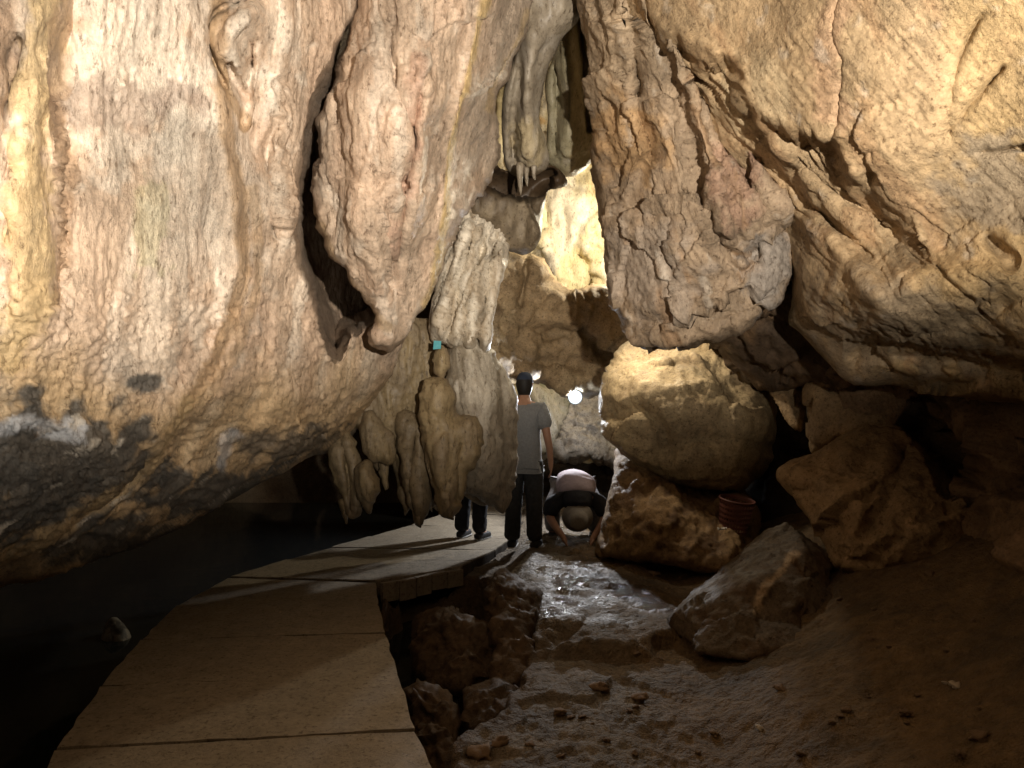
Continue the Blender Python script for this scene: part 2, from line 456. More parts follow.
relief_left = relief('overhanging_rock_wall',
    [(-300, -260), (60, -260), (400, -260), (420, 0), (425, 200), (412, 300), (400, 345), (388, 380), (368, 408), (340, 438), (300, 461), (262, 481), (205, 509),
     (130, 546), (60, 570), (0, 580), (-120, 600), (-300, 640)],
    [(-300, -260, 1.5), (-300, 200, 1.65), (-300, 620, 2.1), (0, -260, 2.6), (0, 0, 2.75), (0, 200, 2.8), (0, 400, 2.9), (0, 500, 3.1), (0, 578, 3.6),
     (150, -260, 3.3), (150, 0, 3.45), (150, 200, 3.5), (150, 350, 3.6), (150, 450, 3.85), (140, 542, 4.5), (280, -260, 4.0), (280, 0, 4.15), (270, 150, 4.25),
     (280, 300, 4.5), (280, 400, 4.8), (270, 478, 5.5), (395, -260, 4.9), (400, 200, 5.3), (388, 375, 5.9), (360, 330, 5.35)],
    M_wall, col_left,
    feats=[('pit', CLEFT, 17, 1.7),
           ('ridge', [(282, -40), (283, 30), (272, 110), (277, 160), (282, 230)], 7, .05),
           ('groove', [(277, 120), (268, 150), (270, 190), (275, 240)], 4, .08),
           ('groove', [(258, 0), (222, 8), (208, 28), (214, 62), (228, 92)], 4, .12), ('ridge', [(262, 5), (240, 22), (228, 42), (236, 70)], 8, .10),
           ('groove', [(228, 60), (234, 78), (244, 96)], 4, .12), ('groove', [(252, 35), (250, 75), (245, 125)], 3.5, .09),
           ('blob', 245, 20, 18, 22, .10),
           ('groove', [(70, -40), (68, 40), (58, 100), (66, 150), (64, 240), (52, 300)], 9, .07), ('ridge', [(30, -60), (35, 60), (22, 180), (24, 320)], 16, .08),
           ('ridge', [(52, 40), (54, 110), (60, 160)], 7, .07), ('groove', [(18, 30), (8, 90), (0, 130)], 6, .10),
           ('ridge', [(212, 60), (228, 160), (236, 280), (205, 370), (150, 440)], 10, .045), ('groove', [(226, 120), (246, 250), (222, 350), (170, 420)], 6, .04),
           ('groove', [(200, 420), (185, 445), (178, 470)], 6, .07), ('groove', [(110, 420), (140, 450), (120, 490), (70, 520)], 6, .08),
           ('ridge', [(10, 432), (50, 422), (90, 440)], 12, .05)],
    layers=[('fbm', 1.1, .10, dict(o=3)), ('ridged', 2.0, .022, dict(o=3, axis=UP, k=.22, warp=(1.2, .15), s=4)),
            ('grain', (9, 80, -.06, 1), .012, dict(s=51, o=5, reg=lambda x, y: sstep((330 - y + .25 * x) / 120))), ('grain', (26, 150, -.04, 1), .012, dict(s=57, reg=lambda x, y: sstep((330 - y + .25 * x) / 120))),
            ('grain', (11, 12, -.5, 1), .012, dict(s=53, billow=1, reg=lambda x, y: sstep((y - 255) / 60) * sstep((480 - y) / 60))), ('grain', (8, 34, -1, .55), .028, dict(s=55, o=5, reg=lambda x, y: sstep((y + .25 * x - 440) / 70))),
            ('ridged', 6, .025, dict(o=5, axis=(1, 1.2, .35), k=.35, s=15, mask=(1.3, -.15))), ('fbm', 26, .004, dict(o=3, s=20)), ('grain', (6, 13, .2, 1), .035, dict(s=61, o=5, bend=20, reg=CRUST))],
    rim=(26, .35), thick=2.5, step=1.7, seed=11, fine=(284, 362, .85))
tag(relief_left, 'big pale overhanging cave wall with vertical streaks, leaning over the dark water beside the walkway', 'cave wall')

# ---- hanging fin
def col_fin(x, y, p):
    c = base(arr((.55, .42, .31)), p, .10, 41)
    c = mixc(c, PINK, vstreak(p, 4, .2, 42, .05) * .7)
    c = mixc(c, WHITE * .95, vstreak(p, 7, .15, 43, .22, 4) * .4)
    c = mixc(c, arr((.44, .36, .28)), sstep((x - (465 - .12 * (y - 100)) + 30 * fbm(p * 2, 3, 44)) / 25) * .75)
    c = mixc(c, arr((.60, .44, .20)), along(x, y, p, [(492, -40), (474, 60), (458, 125), (450, 180), (443, 240), (422, 305)], 6, .5, 45) * .8)
    c = mixc(c, arr((.60, .44, .22)), along(x, y, p, [(525, 10), (500, 75), (490, 110)], 4, .6, 46) * .5)
    c = mixc(c, arr((.46, .28, .20)), along(x, y, p, [(418, 60), (414, 130), (408, 190), (392, 250)], 9, .9, 47) * .6)
    c = mixc(c, arr((.40, .28, .16)), along(x, y, p, [(312, 200), (330, 255), (352, 290), (385, 325)], 7, .4, 48) * .7)
    return c
fin = relief('hanging_rock_fin',
    [(366, -260), (362, -80), (359, 0), (345, 50), (327, 100), (316, 125), (320, 150), (316, 176), (318, 212), (325, 242), (337, 263), (354, 287), (372, 308), (376, 322), (368, 332), (376, 344), (388, 349),
     (396, 346), (405, 338), (416, 318), (428, 300), (437, 280), (447, 255), (457, 232), (468, 210), (482, 190), (494, 165), (498, 140), (494, 112), (504, 85), (516, 50), (529, 12), (536, -30), (550, -260)],
    [(358, -260, 4.0), (354, 0, 4.5), (312, 130, 4.75), (317, 212, 4.85), (450, -260, 3.7), (430, 0, 4.2), (400, 150, 4.3), (370, 230, 4.5), (450, 100, 4.45), (495, 140, 5.5), (530, 0, 5.2), (550, -260, 4.8),
     (470, 200, 5.3), (440, 270, 5.2), (390, 340, 4.95), (480, 60, 4.7)],
    M_wall, col_fin,
    feats=[('ridge', [(492, -60), (474, 60), (458, 125), (448, 190), (430, 290)], 9, .10), ('groove', [(480, -60), (460, 70), (442, 150), (438, 220)], 8, .05),
           ('groove', [(420, 80), (412, 150), (404, 200), (396, 255), (394, 285)], 5, .14), ('groove', [(398, 10), (392, 60), (405, 110), (414, 150)], 4, .07),
           ('ridge', [(425, 40), (418, 110), (418, 170), (408, 240)], 10, .07), ('groove', [(385, 200), (386, 250), (391, 280)], 3.5, .10),
           ('groove', [(335, 90), (345, 160), (340, 230)], 10, .06), ('ridge', [(375, 20), (360, 120), (362, 220), (385, 300)], 18, .08),
           ('groove', [(512, 20), (497, 80), (489, 130), (478, 180)], 6, .06)],
    layers=[('fbm', 1.5, .07, dict(o=3)), ('facet', 2.2, .035, dict(warp=(2, .12), s=6)), ('ridged', 3.6, .02, dict(o=5, axis=(.12, 0, 1), k=.3, warp=(1.5, .2), s=3, reg=lambda x, y: sstep((500 - x - .25 * y) / 60) * .8 + .2)), ('grain', (8, 60, -.1, 1), .020, dict(s=51, o=5, reg=lambda x, y: sstep((500 - x - .25 * y) / 60) * .8 + .2)), ('grain', (20, 90, -.16, 1), .012, dict(s=58)),
            ('fbm', 20, .010, dict(o=3, s=12))],
    rim=(9, .2), thick=1.1, step=1.5, seed=23, jag=5)
tag(fin, 'tall pale hanging rock fin tapering to a point, with a dark cleft on its left', 'rock')

# ---- sloping ceiling on the right
DIAG = [(600, -150), (640, 0), (692, 42), (712, 58), (737, 64), (752, 102), (800, 130), (836, 142), (852, 172), (872, 198), (905, 232), (935, 262)]
AX = (.55, .25, -.8)
def STREAKY(x, y):
    d, _, _, s, _ = poly_dist(x, y, smooth_poly(DIAG, 4, False), False); d = d * s
    return .10 + .9 * sstep((d + 14) / 20) * np.exp(-np.maximum(d, 0) / 110) * sstep((x - 600) / 40) * (.12 + .88 * sstep((285 - y) / 50))
def col_ceil(x, y, p):
    c = base(arr((.45, .325, .19)), p, .10, 51)
    c = mixc(c, arr((.48, .335, .155)), sstep((x - 880 + 200 * fbm(p * 1.2, 3, 52)) / 120) * .6)
    c = mixc(c, arr((.62, .50, .32)), spot(x, y, p, 755, 90, 40, 40, .8, 53) * .5)
    c = mixc(c, arr((.50, .31, .20)), along(x, y, p, [(850, -20), (830, 60), (842, 120)], 16, 1, 54) * .45)
    c = mixc(c, arr((.38, .25, .13)), along(x, y, p, DIAG[2:], 10, 1.0, 55, 5) * .5)
    c = mixc(c, BROWN * 1.2, sstep(fbm(stretch(p, AX, .2) * 5, 4, 56) * 4 - .8) * .6)
    g = spot(x, y, p, 1010, 190, 70, 50, 1.0, 57) + spot(x, y, p, 900, 330, 130, 50, 1.1, 58) * .7
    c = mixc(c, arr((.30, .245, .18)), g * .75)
    c = mixc(c, arr((.24, .17, .10)), sstep((y - (355 + .18 * (x - 800)) + 25 * fbm(p * 3, 3, 59)) / 30) * .6)  # underside's shade put into the colour along the lower lip
    c = mixc(c, WHITE * .85, sstep(fbm(p * 6, 4, 60) * 5 - 1.8) * .35)
    return c
ceil = relief('sloping_ceiling_rock',
    [(560, -280), (590, 0), (650, 60), (710, 130), (760, 200), (790, 270), (788, 318), (800, 332), (832, 362), (850, 379), (872, 381), (900, 382), (950, 393), (1024, 403), (1150, 420), (1330, 440), (1330, -280)],
    [(560, -280, 4.6), (640, -280, 3.8), (640, 0, 4.5), (690, 150, 5.0), (760, -280, 3.0), (740, 0, 3.85), (740, 70, 4.0), (840, 140, 3.6), (770, 230, 4.9), (900, -280, 2.5), (900, 0, 3.05), (900, 150, 3.4), (930, 255, 3.6),
     (800, 310, 4.6), (850, 374, 5.0), (880, 300, 3.75), (890, 340, 4.1), (950, 390, 4.6), (950, 340, 3.75), (1024, -280, 2.2), (1024, 0, 2.75), (1024, 200, 3.1), (1024, 310, 3.25), (1024, 360, 3.6), (1024, 402, 4.3), (1330, -280, 1.7), (1330, 100, 2.1), (1330, 330, 2.3), (1330, 435, 2.7)],
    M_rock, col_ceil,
    feats=[('step', DIAG, 16, .26, 230), ('ridge', [(660, 20), (720, 75), (748, 110), (800, 150)], 14, .10),
           ('groove', [(845, -10), (838, 30), (846, 60), (842, 95), (836, 135)], 2.5, .05), ('groove', [(985, 10), (960, 60), (945, 130)], 4, .05), ('groove', [(1010, 60), (975, 100), (952, 130)], 5, .06),
           ('groove', [(868, 165), (880, 200), (905, 230)], 9, .10), ('blob', 876, 147, 5, 3, -.08), ('groove', [(978, 152), (1000, 150), (1030, 146)], 3, .10),
           ('groove', [(1024, 300), (960, 320), (900, 330), (850, 318)], 14, .08), ('ridge', [(1030, 270), (960, 285), (880, 292), (830, 280)], 30, .12), ('groove', [(985, 235), (1010, 262)], 6, .10),
           ('ridge', [(805, 215), (850, 262), (880, 300)], 9, .10), ('groove', [(790, 170), (830, 215), (870, 255)], 7, .08), ('ridge', [(770, 130), (820, 190), (860, 225)], 8, .10),
           ('ridge', [(800, 310), (850, 330), (905, 345)], 18, .08), ('groove', [(840, 350), (900, 352), (990, 368), (1060, 375)], 12, .30)],
    layers=[('fbm', 1.0, .09, dict(o=3)), ('grain', (9, 75, .62, .78), .055, dict(s=5, o=4, reg=STREAKY, bend=10)), ('facet', 1.5, .08, dict(s=2, warp=(3, .05), off=.12, mask=(1.0, .15))),
            ('grain', (26, 60, .8, -.6), .016, dict(s=18, o=5, mask=(1.2, .3))), ('grain', (14, 60, .8, .45), .007, dict(s=19, o=5, bend=25, reg=lambda x, y: sstep((y - 215 - .1 * (1024 - x)) / 60))), ('facet', 3, .03, dict(s=22, warp=(3, .1), reg=lambda x, y: sstep((y - 170) / 80) * sstep((x - 860) / 60))), ('fbm', 22, .006, dict(o=4, s=12))],
    rim=(14, .3), thick=1.6, step=1.7, seed=31)
tag(ceil, 'broad yellowish sloping ceiling rock filling the upper right, with a stepped diagonal edge', 'rock')

# ---- hanging block right of the cleft
def col_block(x, y, p):
    c = base(arr((.33, .245, .165)), p, .12, 61)
    c = mixc(c, arr((.42, .32, .21)), sstep((140 - y + 80 * fbm(p * 1.6, 3, 62)) / 90) * .6)
    c = mixc(c, arr((.46, .29, .14)), spot(x, y, p, 626, 140, 42, 45, .7, 63) * .75)
    c = mixc(c, arr((.36, .215, .15)), spot(x, y, p, 735, 175, 26, 48, 1.1, 64, 3) * .6)
    c = mixc(c, arr((.36, .30, .245)), spot(x, y, p, 650, 270, 55, 55, .8, 65) * .6)
    c = mixc(c, arr((.28, .26, .24)), spot(x, y, p, 768, 270, 28, 45, 1, 66) * .7)
    c = mixc(c, BROWN, sstep(fbm(stretch(p, (.3, .1, -1), .25) * 5, 4, 67) * 4 - .7) * .6)
    c = mixc(c, WHITE * .85, sstep(fbm(stretch(p, (.3, .1, -1), .3) * 8, 4, 68) * 5 - 1.6) * .4)
    return c
block = relief('hanging_rock_block',
    [(565, -260), (570, -60), (574, 0), (583, 45), (586, 90), (593, 125), (588, 155), (595, 185), (601, 222), (604, 262), (608, 290), (620, 314), (628, 336), (640, 345), (668, 342), (700, 340), (728, 335), (752, 324), (774, 304), (788, 282),
     (797, 258), (805, 236), (802, 222), (780, 190), (752, 130), (715, 80), (680, 40), (650, 0), (640, -260)],
    [(565, -260, 4.7), (574, 0, 5.3), (590, 130, 5.5), (604, 260, 5.5), (630, 335, 5.4), (640, -260, 4.1), (640, 0, 4.45), (660, 120, 4.75), (680, 230, 4.8), (690, 330, 5.1), (750, 130, 4.7), (770, 220, 4.65), (790, 285, 4.85), (800, 240, 4.9)],
    M_streak, col_block,
    feats=[('groove', [(628, -20), (636, 50), (640, 110), (650, 145), (656, 160)], 5, .16), ('groove', [(655, 150), (640, 170), (628, 200)], 4, .10), ('blob', 622, 140, 26, 34, .07), ('groove', [(676, 215), (668, 250), (678, 300)], 3.5, .07),
           ('ridge', [(660, 10), (690, 90), (712, 170), (728, 240)], 7, .09), ('groove', [(650, 20), (680, 110), (695, 180), (725, 250)], 6, .09), ('ridge', [(690, 30), (730, 110), (765, 180), (790, 225)], 8, .10),
           ('groove', [(676, 30), (718, 110), (745, 170), (770, 230)], 6, .10), ('blob', 738, 180, 30, 50, .10), ('groove', [(720, 225), (732, 255), (745, 262)], 4, .10), ('groove', [(745, 262), (775, 235), (800, 228)], 5, .10),
           ('groove', [(625, 315), (670, 318), (720, 310), (768, 292)], 7, .04), ('ridge', [(640, 300), (700, 300), (750, 285)], 12, .05), ('groove', [(600, 195), (640, 210), (680, 215)], 4, .05)],
    layers=[('facet', 1.8, .11, dict(s=2, warp=(3, .04), off=.08)), ('grain', (9, 70, .32, 1), .035, dict(s=5, o=5, reg=lambda x, y: .15 + .85 * sstep((x - 640) / 40) * sstep((300 - y) / 60))), ('grain', (16, 40, .9, .25), .03, dict(s=6, o=5, reg=lambda x, y: sstep((y - 280) / 30))), ('facet', 2.8, .04, dict(s=9, warp=(3, .08))), ('facet', 8, .008, dict(s=29, warp=(5, .04))), ('ridged', 5, .02, dict(o=5, warp=(2, .1), s=14)),
            ('fbm', 22, .008, dict(o=4, s=12))],
    rim=(8, .16), thick=.95, step=1.5, seed=37, jag=4)
tag(block, 'craggy brown hanging rock block in the upper middle right, flat bottom above the rounded boulder', 'rock')

# ---- dark underside between the block and the ceiling rock
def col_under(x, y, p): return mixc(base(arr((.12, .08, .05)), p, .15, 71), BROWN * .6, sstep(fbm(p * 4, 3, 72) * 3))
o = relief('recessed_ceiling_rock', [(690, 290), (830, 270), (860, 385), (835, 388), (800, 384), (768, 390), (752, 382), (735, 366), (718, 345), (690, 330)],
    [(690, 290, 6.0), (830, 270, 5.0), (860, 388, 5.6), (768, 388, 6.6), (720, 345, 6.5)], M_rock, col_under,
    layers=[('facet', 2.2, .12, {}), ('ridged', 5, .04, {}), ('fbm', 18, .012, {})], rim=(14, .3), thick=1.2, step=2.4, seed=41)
tag(o, 'dark brown recessed rock tucked under the ceiling, above right of the rounded boulder', 'rock')

# ---- cleft draperies
def col_drape(x, y, p):
    c = base(arr((.28, .235, .175)), p, .08, 81)
    c = mixc(c, arr((.46, .37, .21)), spot(x, y, p, 530, 140, 22, 26, .8, 82) * .6)
    return mixc(c, WHITE * .7, vstreak(p, 8, .1, 83, .2, 4) * .35)
def drapery(pts, ctrl, lab, seed, feats=(), rnd=(.22, .35, 26), colf=col_drape, layers=None, nm='flowstone_drapery', mat=None, step=1.8):
    o = relief(nm, pts, ctrl, mat or M_smooth, colf, feats=feats,
        layers=layers or [('fbm', 2.5, .05, dict(o=2)), ('ridged', 6, .03, dict(o=3, axis=UP, k=.15, warp=(2, .08), s=2)), ('fbm', 20, .006, dict(o=3, s=5))],
        round_=rnd, step=step, seed=seed)
    return o
o = drapery([(512, -60), (575, -60), (580, 10), (560, 40), (545, 75), (540, 120), (548, 160), (541, 172), (526, 176), (508, 170), (503, 140), (502, 105), (510, 70), (520, 30)],
    [(512, -60, 5.6), (575, -60, 5.6), (503, 140, 6.3), (545, 160, 6.3), (526, 100, 6.0)], 0, 85, feats=[('groove', [(522, 60), (514, 110), (512, 160)], 4, .12), ('groove', [(512, 130), (514, 150), (517, 165)], 3, .1), ('ridge', [(535, 20), (528, 90), (530, 160)], 8, .08)])
tag(o, 'grey smooth drapery hanging nearest in the cleft, just right of the tall rock fin', 'drapery')
o = drapery([(555, -60), (600, -60), (602, 60), (604, 130), (594, 158), (582, 172), (566, 177), (554, 170), (546, 158), (548, 120), (546, 80), (556, 40)],
    [(555, -60, 6.4), (600, -60, 6.3), (575, 60, 6.8), (575, 160, 7.2), (548, 130, 7.0)], 0, 87, feats=[('ridge', [(565, 20), (570, 90), (566, 150)], 7, .12), ('groove', [(577, -20), (583, 60), (588, 130)], 4, .2), ('groove', [(556, 60), (558, 110), (556, 150)], 5, .12)],
    colf=lambda x, y, p: mixc(base(arr((.30, .265, .17)), p, .1, 88), WHITE * .6, vstreak(p, 9, .1, 89, .2, 4) * .4))
tag(o, 'greenish beige drapery deeper in the cleft, beside the hanging rock block', 'drapery')
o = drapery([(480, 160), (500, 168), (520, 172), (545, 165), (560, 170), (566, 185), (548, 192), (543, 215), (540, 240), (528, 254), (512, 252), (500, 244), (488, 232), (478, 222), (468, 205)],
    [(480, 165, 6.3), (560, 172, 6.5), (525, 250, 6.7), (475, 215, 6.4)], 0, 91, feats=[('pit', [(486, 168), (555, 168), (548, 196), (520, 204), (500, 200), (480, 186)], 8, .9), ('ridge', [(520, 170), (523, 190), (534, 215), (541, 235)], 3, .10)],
    colf=lambda x, y, p: mixc(mixc(base(arr((.15, .115, .075)), p, .12, 92), arr((.30, .24, .16)), vstreak(p, 9, .12, 93, .15, 4) * .5), DBROWN * .5, sstep((206 - y + 10 * fbm(p * 6, 3, 94)) / 14)))  # upper part darkened: shade of the recess painted into the curtain
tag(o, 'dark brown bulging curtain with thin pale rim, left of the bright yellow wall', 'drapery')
# small tips under the grey drapery
for i, (cx, y0, y1, w) in enumerate([(520, 164, 195, 4), (526.5, 168, 187, 2.4), (534, 166, 180, 2.8)]):
    o = drapery([(cx - w, y0), (cx + w, y0), (cx + w * .7, (y0 + y1) / 2), (cx + 1, y1), (cx - w * .6, (y0 + y1) / 2 + 3)], [(cx - w, y0, 6.0), (cx + w, y0, 6.0), (cx, y1, 6.05)], 0, 95 + i, rnd=(.04, .04, 5), nm='stalactite', step=1.2,
        layers=[('fbm', 12, .01, dict(o=2))])
    tag(o, ['longest of the three small tips below the grey drapery in the cleft', 'middle one of the three small tips below the grey drapery in the cleft', 'shortest and rightmost of the three small tips below the grey drapery'][i], 'stalactite', 'small tips below the grey drapery')
# ribbed curtain
def col_rib(x, y, p): return mixc(base(arr((.66, .59, .48)), p, .08, 98), arr((.36, .27, .17)), vstreak(p, 10, .06, 99, .1, 4) * .6)
o = drapery([(462, 205), (480, 212), (500, 226), (510, 238), (506, 262), (498, 285), (494, 312), (492, 338), (486, 352), (480, 344), (470, 350), (462, 346), (452, 348), (444, 342), (433, 340), (430, 312), (438, 280), (448, 245)],
    [(462, 205, 6.3), (510, 238, 6.5), (430, 330, 6.2), (492, 340, 6.3)], 0, 97, rnd=(.15, .3, 18), colf=col_rib,
    feats=[('ridge', [(470, 220), (456, 270), (442, 310), (440, 338)], 4, .12), ('ridge', [(480, 225), (466, 280), (456, 340)], 4, .12), ('ridge', [(490, 235), (478, 290), (470, 345)], 4, .14), ('ridge', [(503, 240), (496, 290), (487, 345)], 5, .16),
           ('groove', [(476, 225), (461, 280), (449, 335)], 3, .08), ('groove', [(488, 232), (471, 290), (463, 340)], 3, .10), ('groove', [(497, 235), (486, 290), (478, 340)], 4, .16)],
    layers=[('fbm', 3, .06, dict(o=2)), ('grain', (4.5, 70, -.32, 1), .055, dict(s=8, o=3, bend=10)), ('fbm', 16, .015, dict(o=3, s=5))], step=1.3)
tag(o, 'pale ribbed flowstone curtain with vertical ribbons, hanging behind the tip of the rock fin', 'drapery')

# ---- chamber behind
def col_back(x, y, p): return mixc(mixc(base(arr((.30, .215, .12)), p, .14, 101), arr((.38, .29, .17)), sstep(fbm(p * 1.6, 3, 102) * 2 + .3)), DBROWN, sstep(fbm(p * 3, 4, 103) * 4 - 1.3) * .7)
o = relief('brown_rock_wall', [(455, 262), (500, 252), (540, 262), (556, 286), (575, 291), (605, 286), (650, 290), (680, 340), (660, 380), (640, 372), (612, 385), (600, 393), (580, 392), (565, 396), (545, 380), (520, 378), (480, 380), (440, 370)],
    [(455, 262, 8.2), (556, 288, 8.6), (650, 290, 8.4), (480, 370, 8.1), (540, 340, 8.7), (600, 392, 9.0), (660, 370, 8.4)], M_rock, col_back,
    feats=[('groove', [(527, 255), (522, 290), (518, 310)], 4, .12), ('blob', 545, 330, 30, 14, -.22), ('blob', 550, 365, 25, 9, -.22), ('groove', [(580, 320), (600, 350), (620, 360)], 8, .2), ('ridge', [(500, 325), (560, 318), (600, 330)], 12, .12)],
    layers=[('fbm', 1.4, .14, {}), ('ridged', 3, .07, dict(s=3)), ('facet', 3, .06, dict(s=5)), ('fbm', 14, .015, dict(s=7))], rim=(14, .35), thick=.5, step=2.0, seed=105)
tag(o, 'brown shadowed rock wall at the back of the passage, below the bright yellow patch', 'cave wall')
def col_yel(x, y, p): return mixc(mixc(base(arr((.66, .56, .34)), p, .10, 111), WHITE * 1.02, vstreak(p, 3, .2, 112, .15, 3) * .75), arr((.56, .34, .12)), sstep(fbm(p * 2.5, 4, 113) * 4 - 1.1) * .8)
o = relief('flowstone_wall', [(500, 90), (680, 80), (700, 420), (480, 420)], [(500, 90, 10.2), (680, 80, 9.8), (700, 420, 10.4), (480, 420, 10.8), (590, 230, 10.3)], M_smooth, col_yel,
    feats=[('groove', [(575, 250), (590, 270), (585, 300)], 5, .25), ('ridge', [(545, 230), (556, 270), (562, 300)], 9, .2)],
    layers=[('fbm', 1.3, .15, {}), ('ridged', 3, .10, dict(axis=UP, k=.3, s=3)), ('facet', 2.5, .08, dict(s=5)), ('fbm', 14, .015, dict(s=7))], thick=.5, step=2.4, seed=115)
tag(o, 'pale yellow streaked flowstone wall lit brightly at the far end of the upper cleft', 'cave wall')
def col_lampw(x, y, p): return mixc(base(arr((.40, .35, .29)), p, .14, 121), arr((.24, .19, .14)), sstep(fbm(p * 5, 4, 122) * 3 - .3) * .6)
o = relief('grey_rock_slab', [(548, 396), (565, 394), (600, 388), (625, 386), (640, 440), (626, 470), (600, 462), (590, 457), (575, 460), (560, 458), (552, 448), (556, 425)],
    [(548, 396, 10.6), (640, 390, 10.6), (600, 460, 10.2), (550, 450, 10.3)], M_rock, col_lampw, layers=[('facet', 2.5, .12, {}), ('ridged', 5, .06, {}), ('ridged', 12, .03, {})], rim=(10, .3), thick=1.0, step=1.3, seed=125)
tag(o, 'grey overhanging rock slab under the white lamp at the far end', 'rock')
o = relief('fluted_rock', [(524, 388), (540, 384), (562, 394), (576, 396), (566, 416), (556, 436), (549, 452), (536, 455), (522, 440)], [(524, 388, 10.1), (576, 396, 10.6), (540, 455, 10.0)], M_smooth,
    lambda x, y, p: mixc(base(arr((.50, .44, .33)), p, .12, 131), arr((.20, .20, .12)), vstreak(p, 5, .2, 132, .05) * .7), layers=[('ridged', 4, .10, dict(axis=(-.3, 0, 1), k=.15)), ('fbm', 14, .02, {})], rim=(8, .25), thick=.5, step=1.4, seed=135)
tag(o, 'pale fluted rock behind the standing man, left of the white lamp', 'rock')
def col_dark(x, y, p): return mixc(base(arr((.10, .075, .05)), p, .2, 141), BROWN, sstep(fbm(p * 2, 3, 142) * 2 - .4) * .5)
o = relief('far_dark_rock', [(430, 392), (640, 380), (660, 440), (655, 515), (600, 510), (560, 516), (500, 510), (430, 505)], [(430, 392, 11.6), (640, 385, 11.4), (655, 515, 11.0), (430, 505, 11.2)], M_rock, col_dark,
    layers=[('fbm', 1.5, .25, {}), ('facet', 2, .15, {}), ('fbm', 10, .03, {})], thick=.5, step=2.5, seed=145)
tag(o, 'dark rock closing off the passage behind the crouching person', 'rock')
# ---- column of flowstone and stalactites above the walkway
LST = [('fbm', 2.5, .05, dict(o=2)), ('ridged', 3.5, .04, dict(o=5, axis=UP, k=.16, warp=(2, .15), s=2, reg=lambda x, y: .35 + .65 * sstep((455 - x) / 30))), ('ridged', 7, .02, dict(o=4, axis=UP, k=.3, s=12)), ('grain', (5, 40, 0, 1), .008, dict(s=9, o=4, bend=8)), ('fbm', 18, .010, dict(o=4, s=5))]
def col_col(x, y, p):
    c = base(arr((.25, .19, .115)), p, .12, 151)
    c = mixc(c, arr((.34, .255, .13)), vstreak(p, 4, .2, 152, .0) * .5)
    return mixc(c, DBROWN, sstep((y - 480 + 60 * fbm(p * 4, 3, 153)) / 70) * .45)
def col_bell(x, y, p):
    c = base(arr((.27, .225, .165)), p, .10, 154)
    return mixc(c, arr((.60, .54, .44)), vstreak(p, 7, .12, 155, .1, 4) * sstep((430 - y + 50 * fbm(p * 3, 3, 156)) / 60) * .7)
S = [('flowstone_mass', [(384, 325), (400, 318), (440, 326), (470, 340), (500, 370), (505, 430), (490, 500), (466, 496), (450, 488), (440, 500), (428, 508), (414, 494), (404, 502), (396, 478), (390, 455), (378, 470), (368, 440), (357, 424), (348, 436), (337, 440), (338, 418), (356, 394), (370, 366)],
      [(390, 330, 6.25), (470, 340, 6.6), (500, 430, 6.75), (350, 415, 6.25), (420, 490, 6.6), (420, 420, 6.4)], (.10, .6, 12), col_col, 'brown flowstone mass joining the hanging column to the overhanging wall', 161, ()),
     ('flowstone_column', [(452, 340), (465, 336), (482, 342), (497, 356), (508, 376), (516, 396), (518, 430), (517, 465), (513, 495), (503, 512), (490, 508), (478, 497), (466, 490), (458, 470), (452, 430), (446, 380)],
      [(455, 345, 6.35), (500, 360, 6.5), (517, 440, 6.6), (470, 490, 6.4), (480, 400, 6.35)], (.28, .45, 32), col_bell, 'biggest hanging bell of flowstone, grey brown, right beside the standing man', 163, [('groove', [(500, 368), (508, 420), (507, 500)], 8, .05)]),
     ('stalactite', [(424, 384), (436, 376), (448, 380), (453, 396), (456, 414), (470, 416), (480, 424), (483, 442), (478, 462), (468, 476), (462, 500), (458, 516), (446, 520), (438, 512), (436, 490), (428, 470), (423, 440), (420, 410)],
      [(436, 380, 5.95), (480, 440, 6.1), (446, 515, 6.0), (425, 440, 6.0)], (.16, .30, 17), col_col, 'thick yellowish stalactite with a swollen middle, nearest in front of the column', 165, [('groove', [(424, 440), (432, 475), (436, 500)], 3, .08), ('groove', [(461, 440), (456, 470), (457, 500)], 3, .06), ('ridge', [(445, 430), (440, 470), (447, 515)], 7, .05)]),
     ('stalactite', [(396, 415), (412, 412), (424, 425), (428, 455), (430, 490), (426, 515), (421, 528), (414, 522), (408, 500), (402, 480), (398, 450)],
      [(400, 415, 6.2), (425, 430, 6.2), (421, 525, 6.2)], (.10, .25, 12), col_col, 'long brown stalactite ending in a dark point, left of the thick yellowish one', 167, [('groove', [(416, 430), (412, 470), (416, 515)], 3, .08)]),
     ('stalactite', [(363, 420), (372, 412), (384, 425), (393, 438), (395, 450), (388, 462), (376, 460), (366, 448), (361, 434)], [(365, 425, 6.15), (390, 440, 6.15), (378, 460, 6.15)], (.09, .2, 13), col_col,
      'short rounded lump of a stalactite between the wall edge and the long brown stalactite', 169, ()),
     ('stalactite', [(331, 448), (336, 440), (346, 432), (354, 440), (358, 455), (362, 475), (364, 498), (360, 514), (352, 516), (345, 505), (339, 490), (332, 475)], [(335, 445, 6.2), (360, 480, 6.2), (352, 514, 6.2)], (.07, .2, 9), col_col,
      'leftmost stalactite, thin brown blade over the dark water', 171, [('groove', [(342, 440), (348, 470), (352, 512)], 3, .07)]),
     ('stalactite', [(356, 466), (366, 462), (376, 472), (380, 488), (375, 502), (368, 514), (361, 500), (357, 482)], [(360, 466, 6.1), (378, 480, 6.1), (368, 512, 6.1)], (.10, .2, 10), col_col,
      'small leaf shaped stalactite just right of the leftmost blade', 173, ()),
     ('stalactite', [(437, 352), (443, 349), (448, 358), (447, 370), (443, 378), (437, 374), (435, 362)], [(440, 350, 5.95), (447, 365, 5.95), (440, 378, 5.95)], (.06, .08, 6), col_col,
      'tiny bead of flowstone on top of the thick yellowish stalactite', 175, ())]
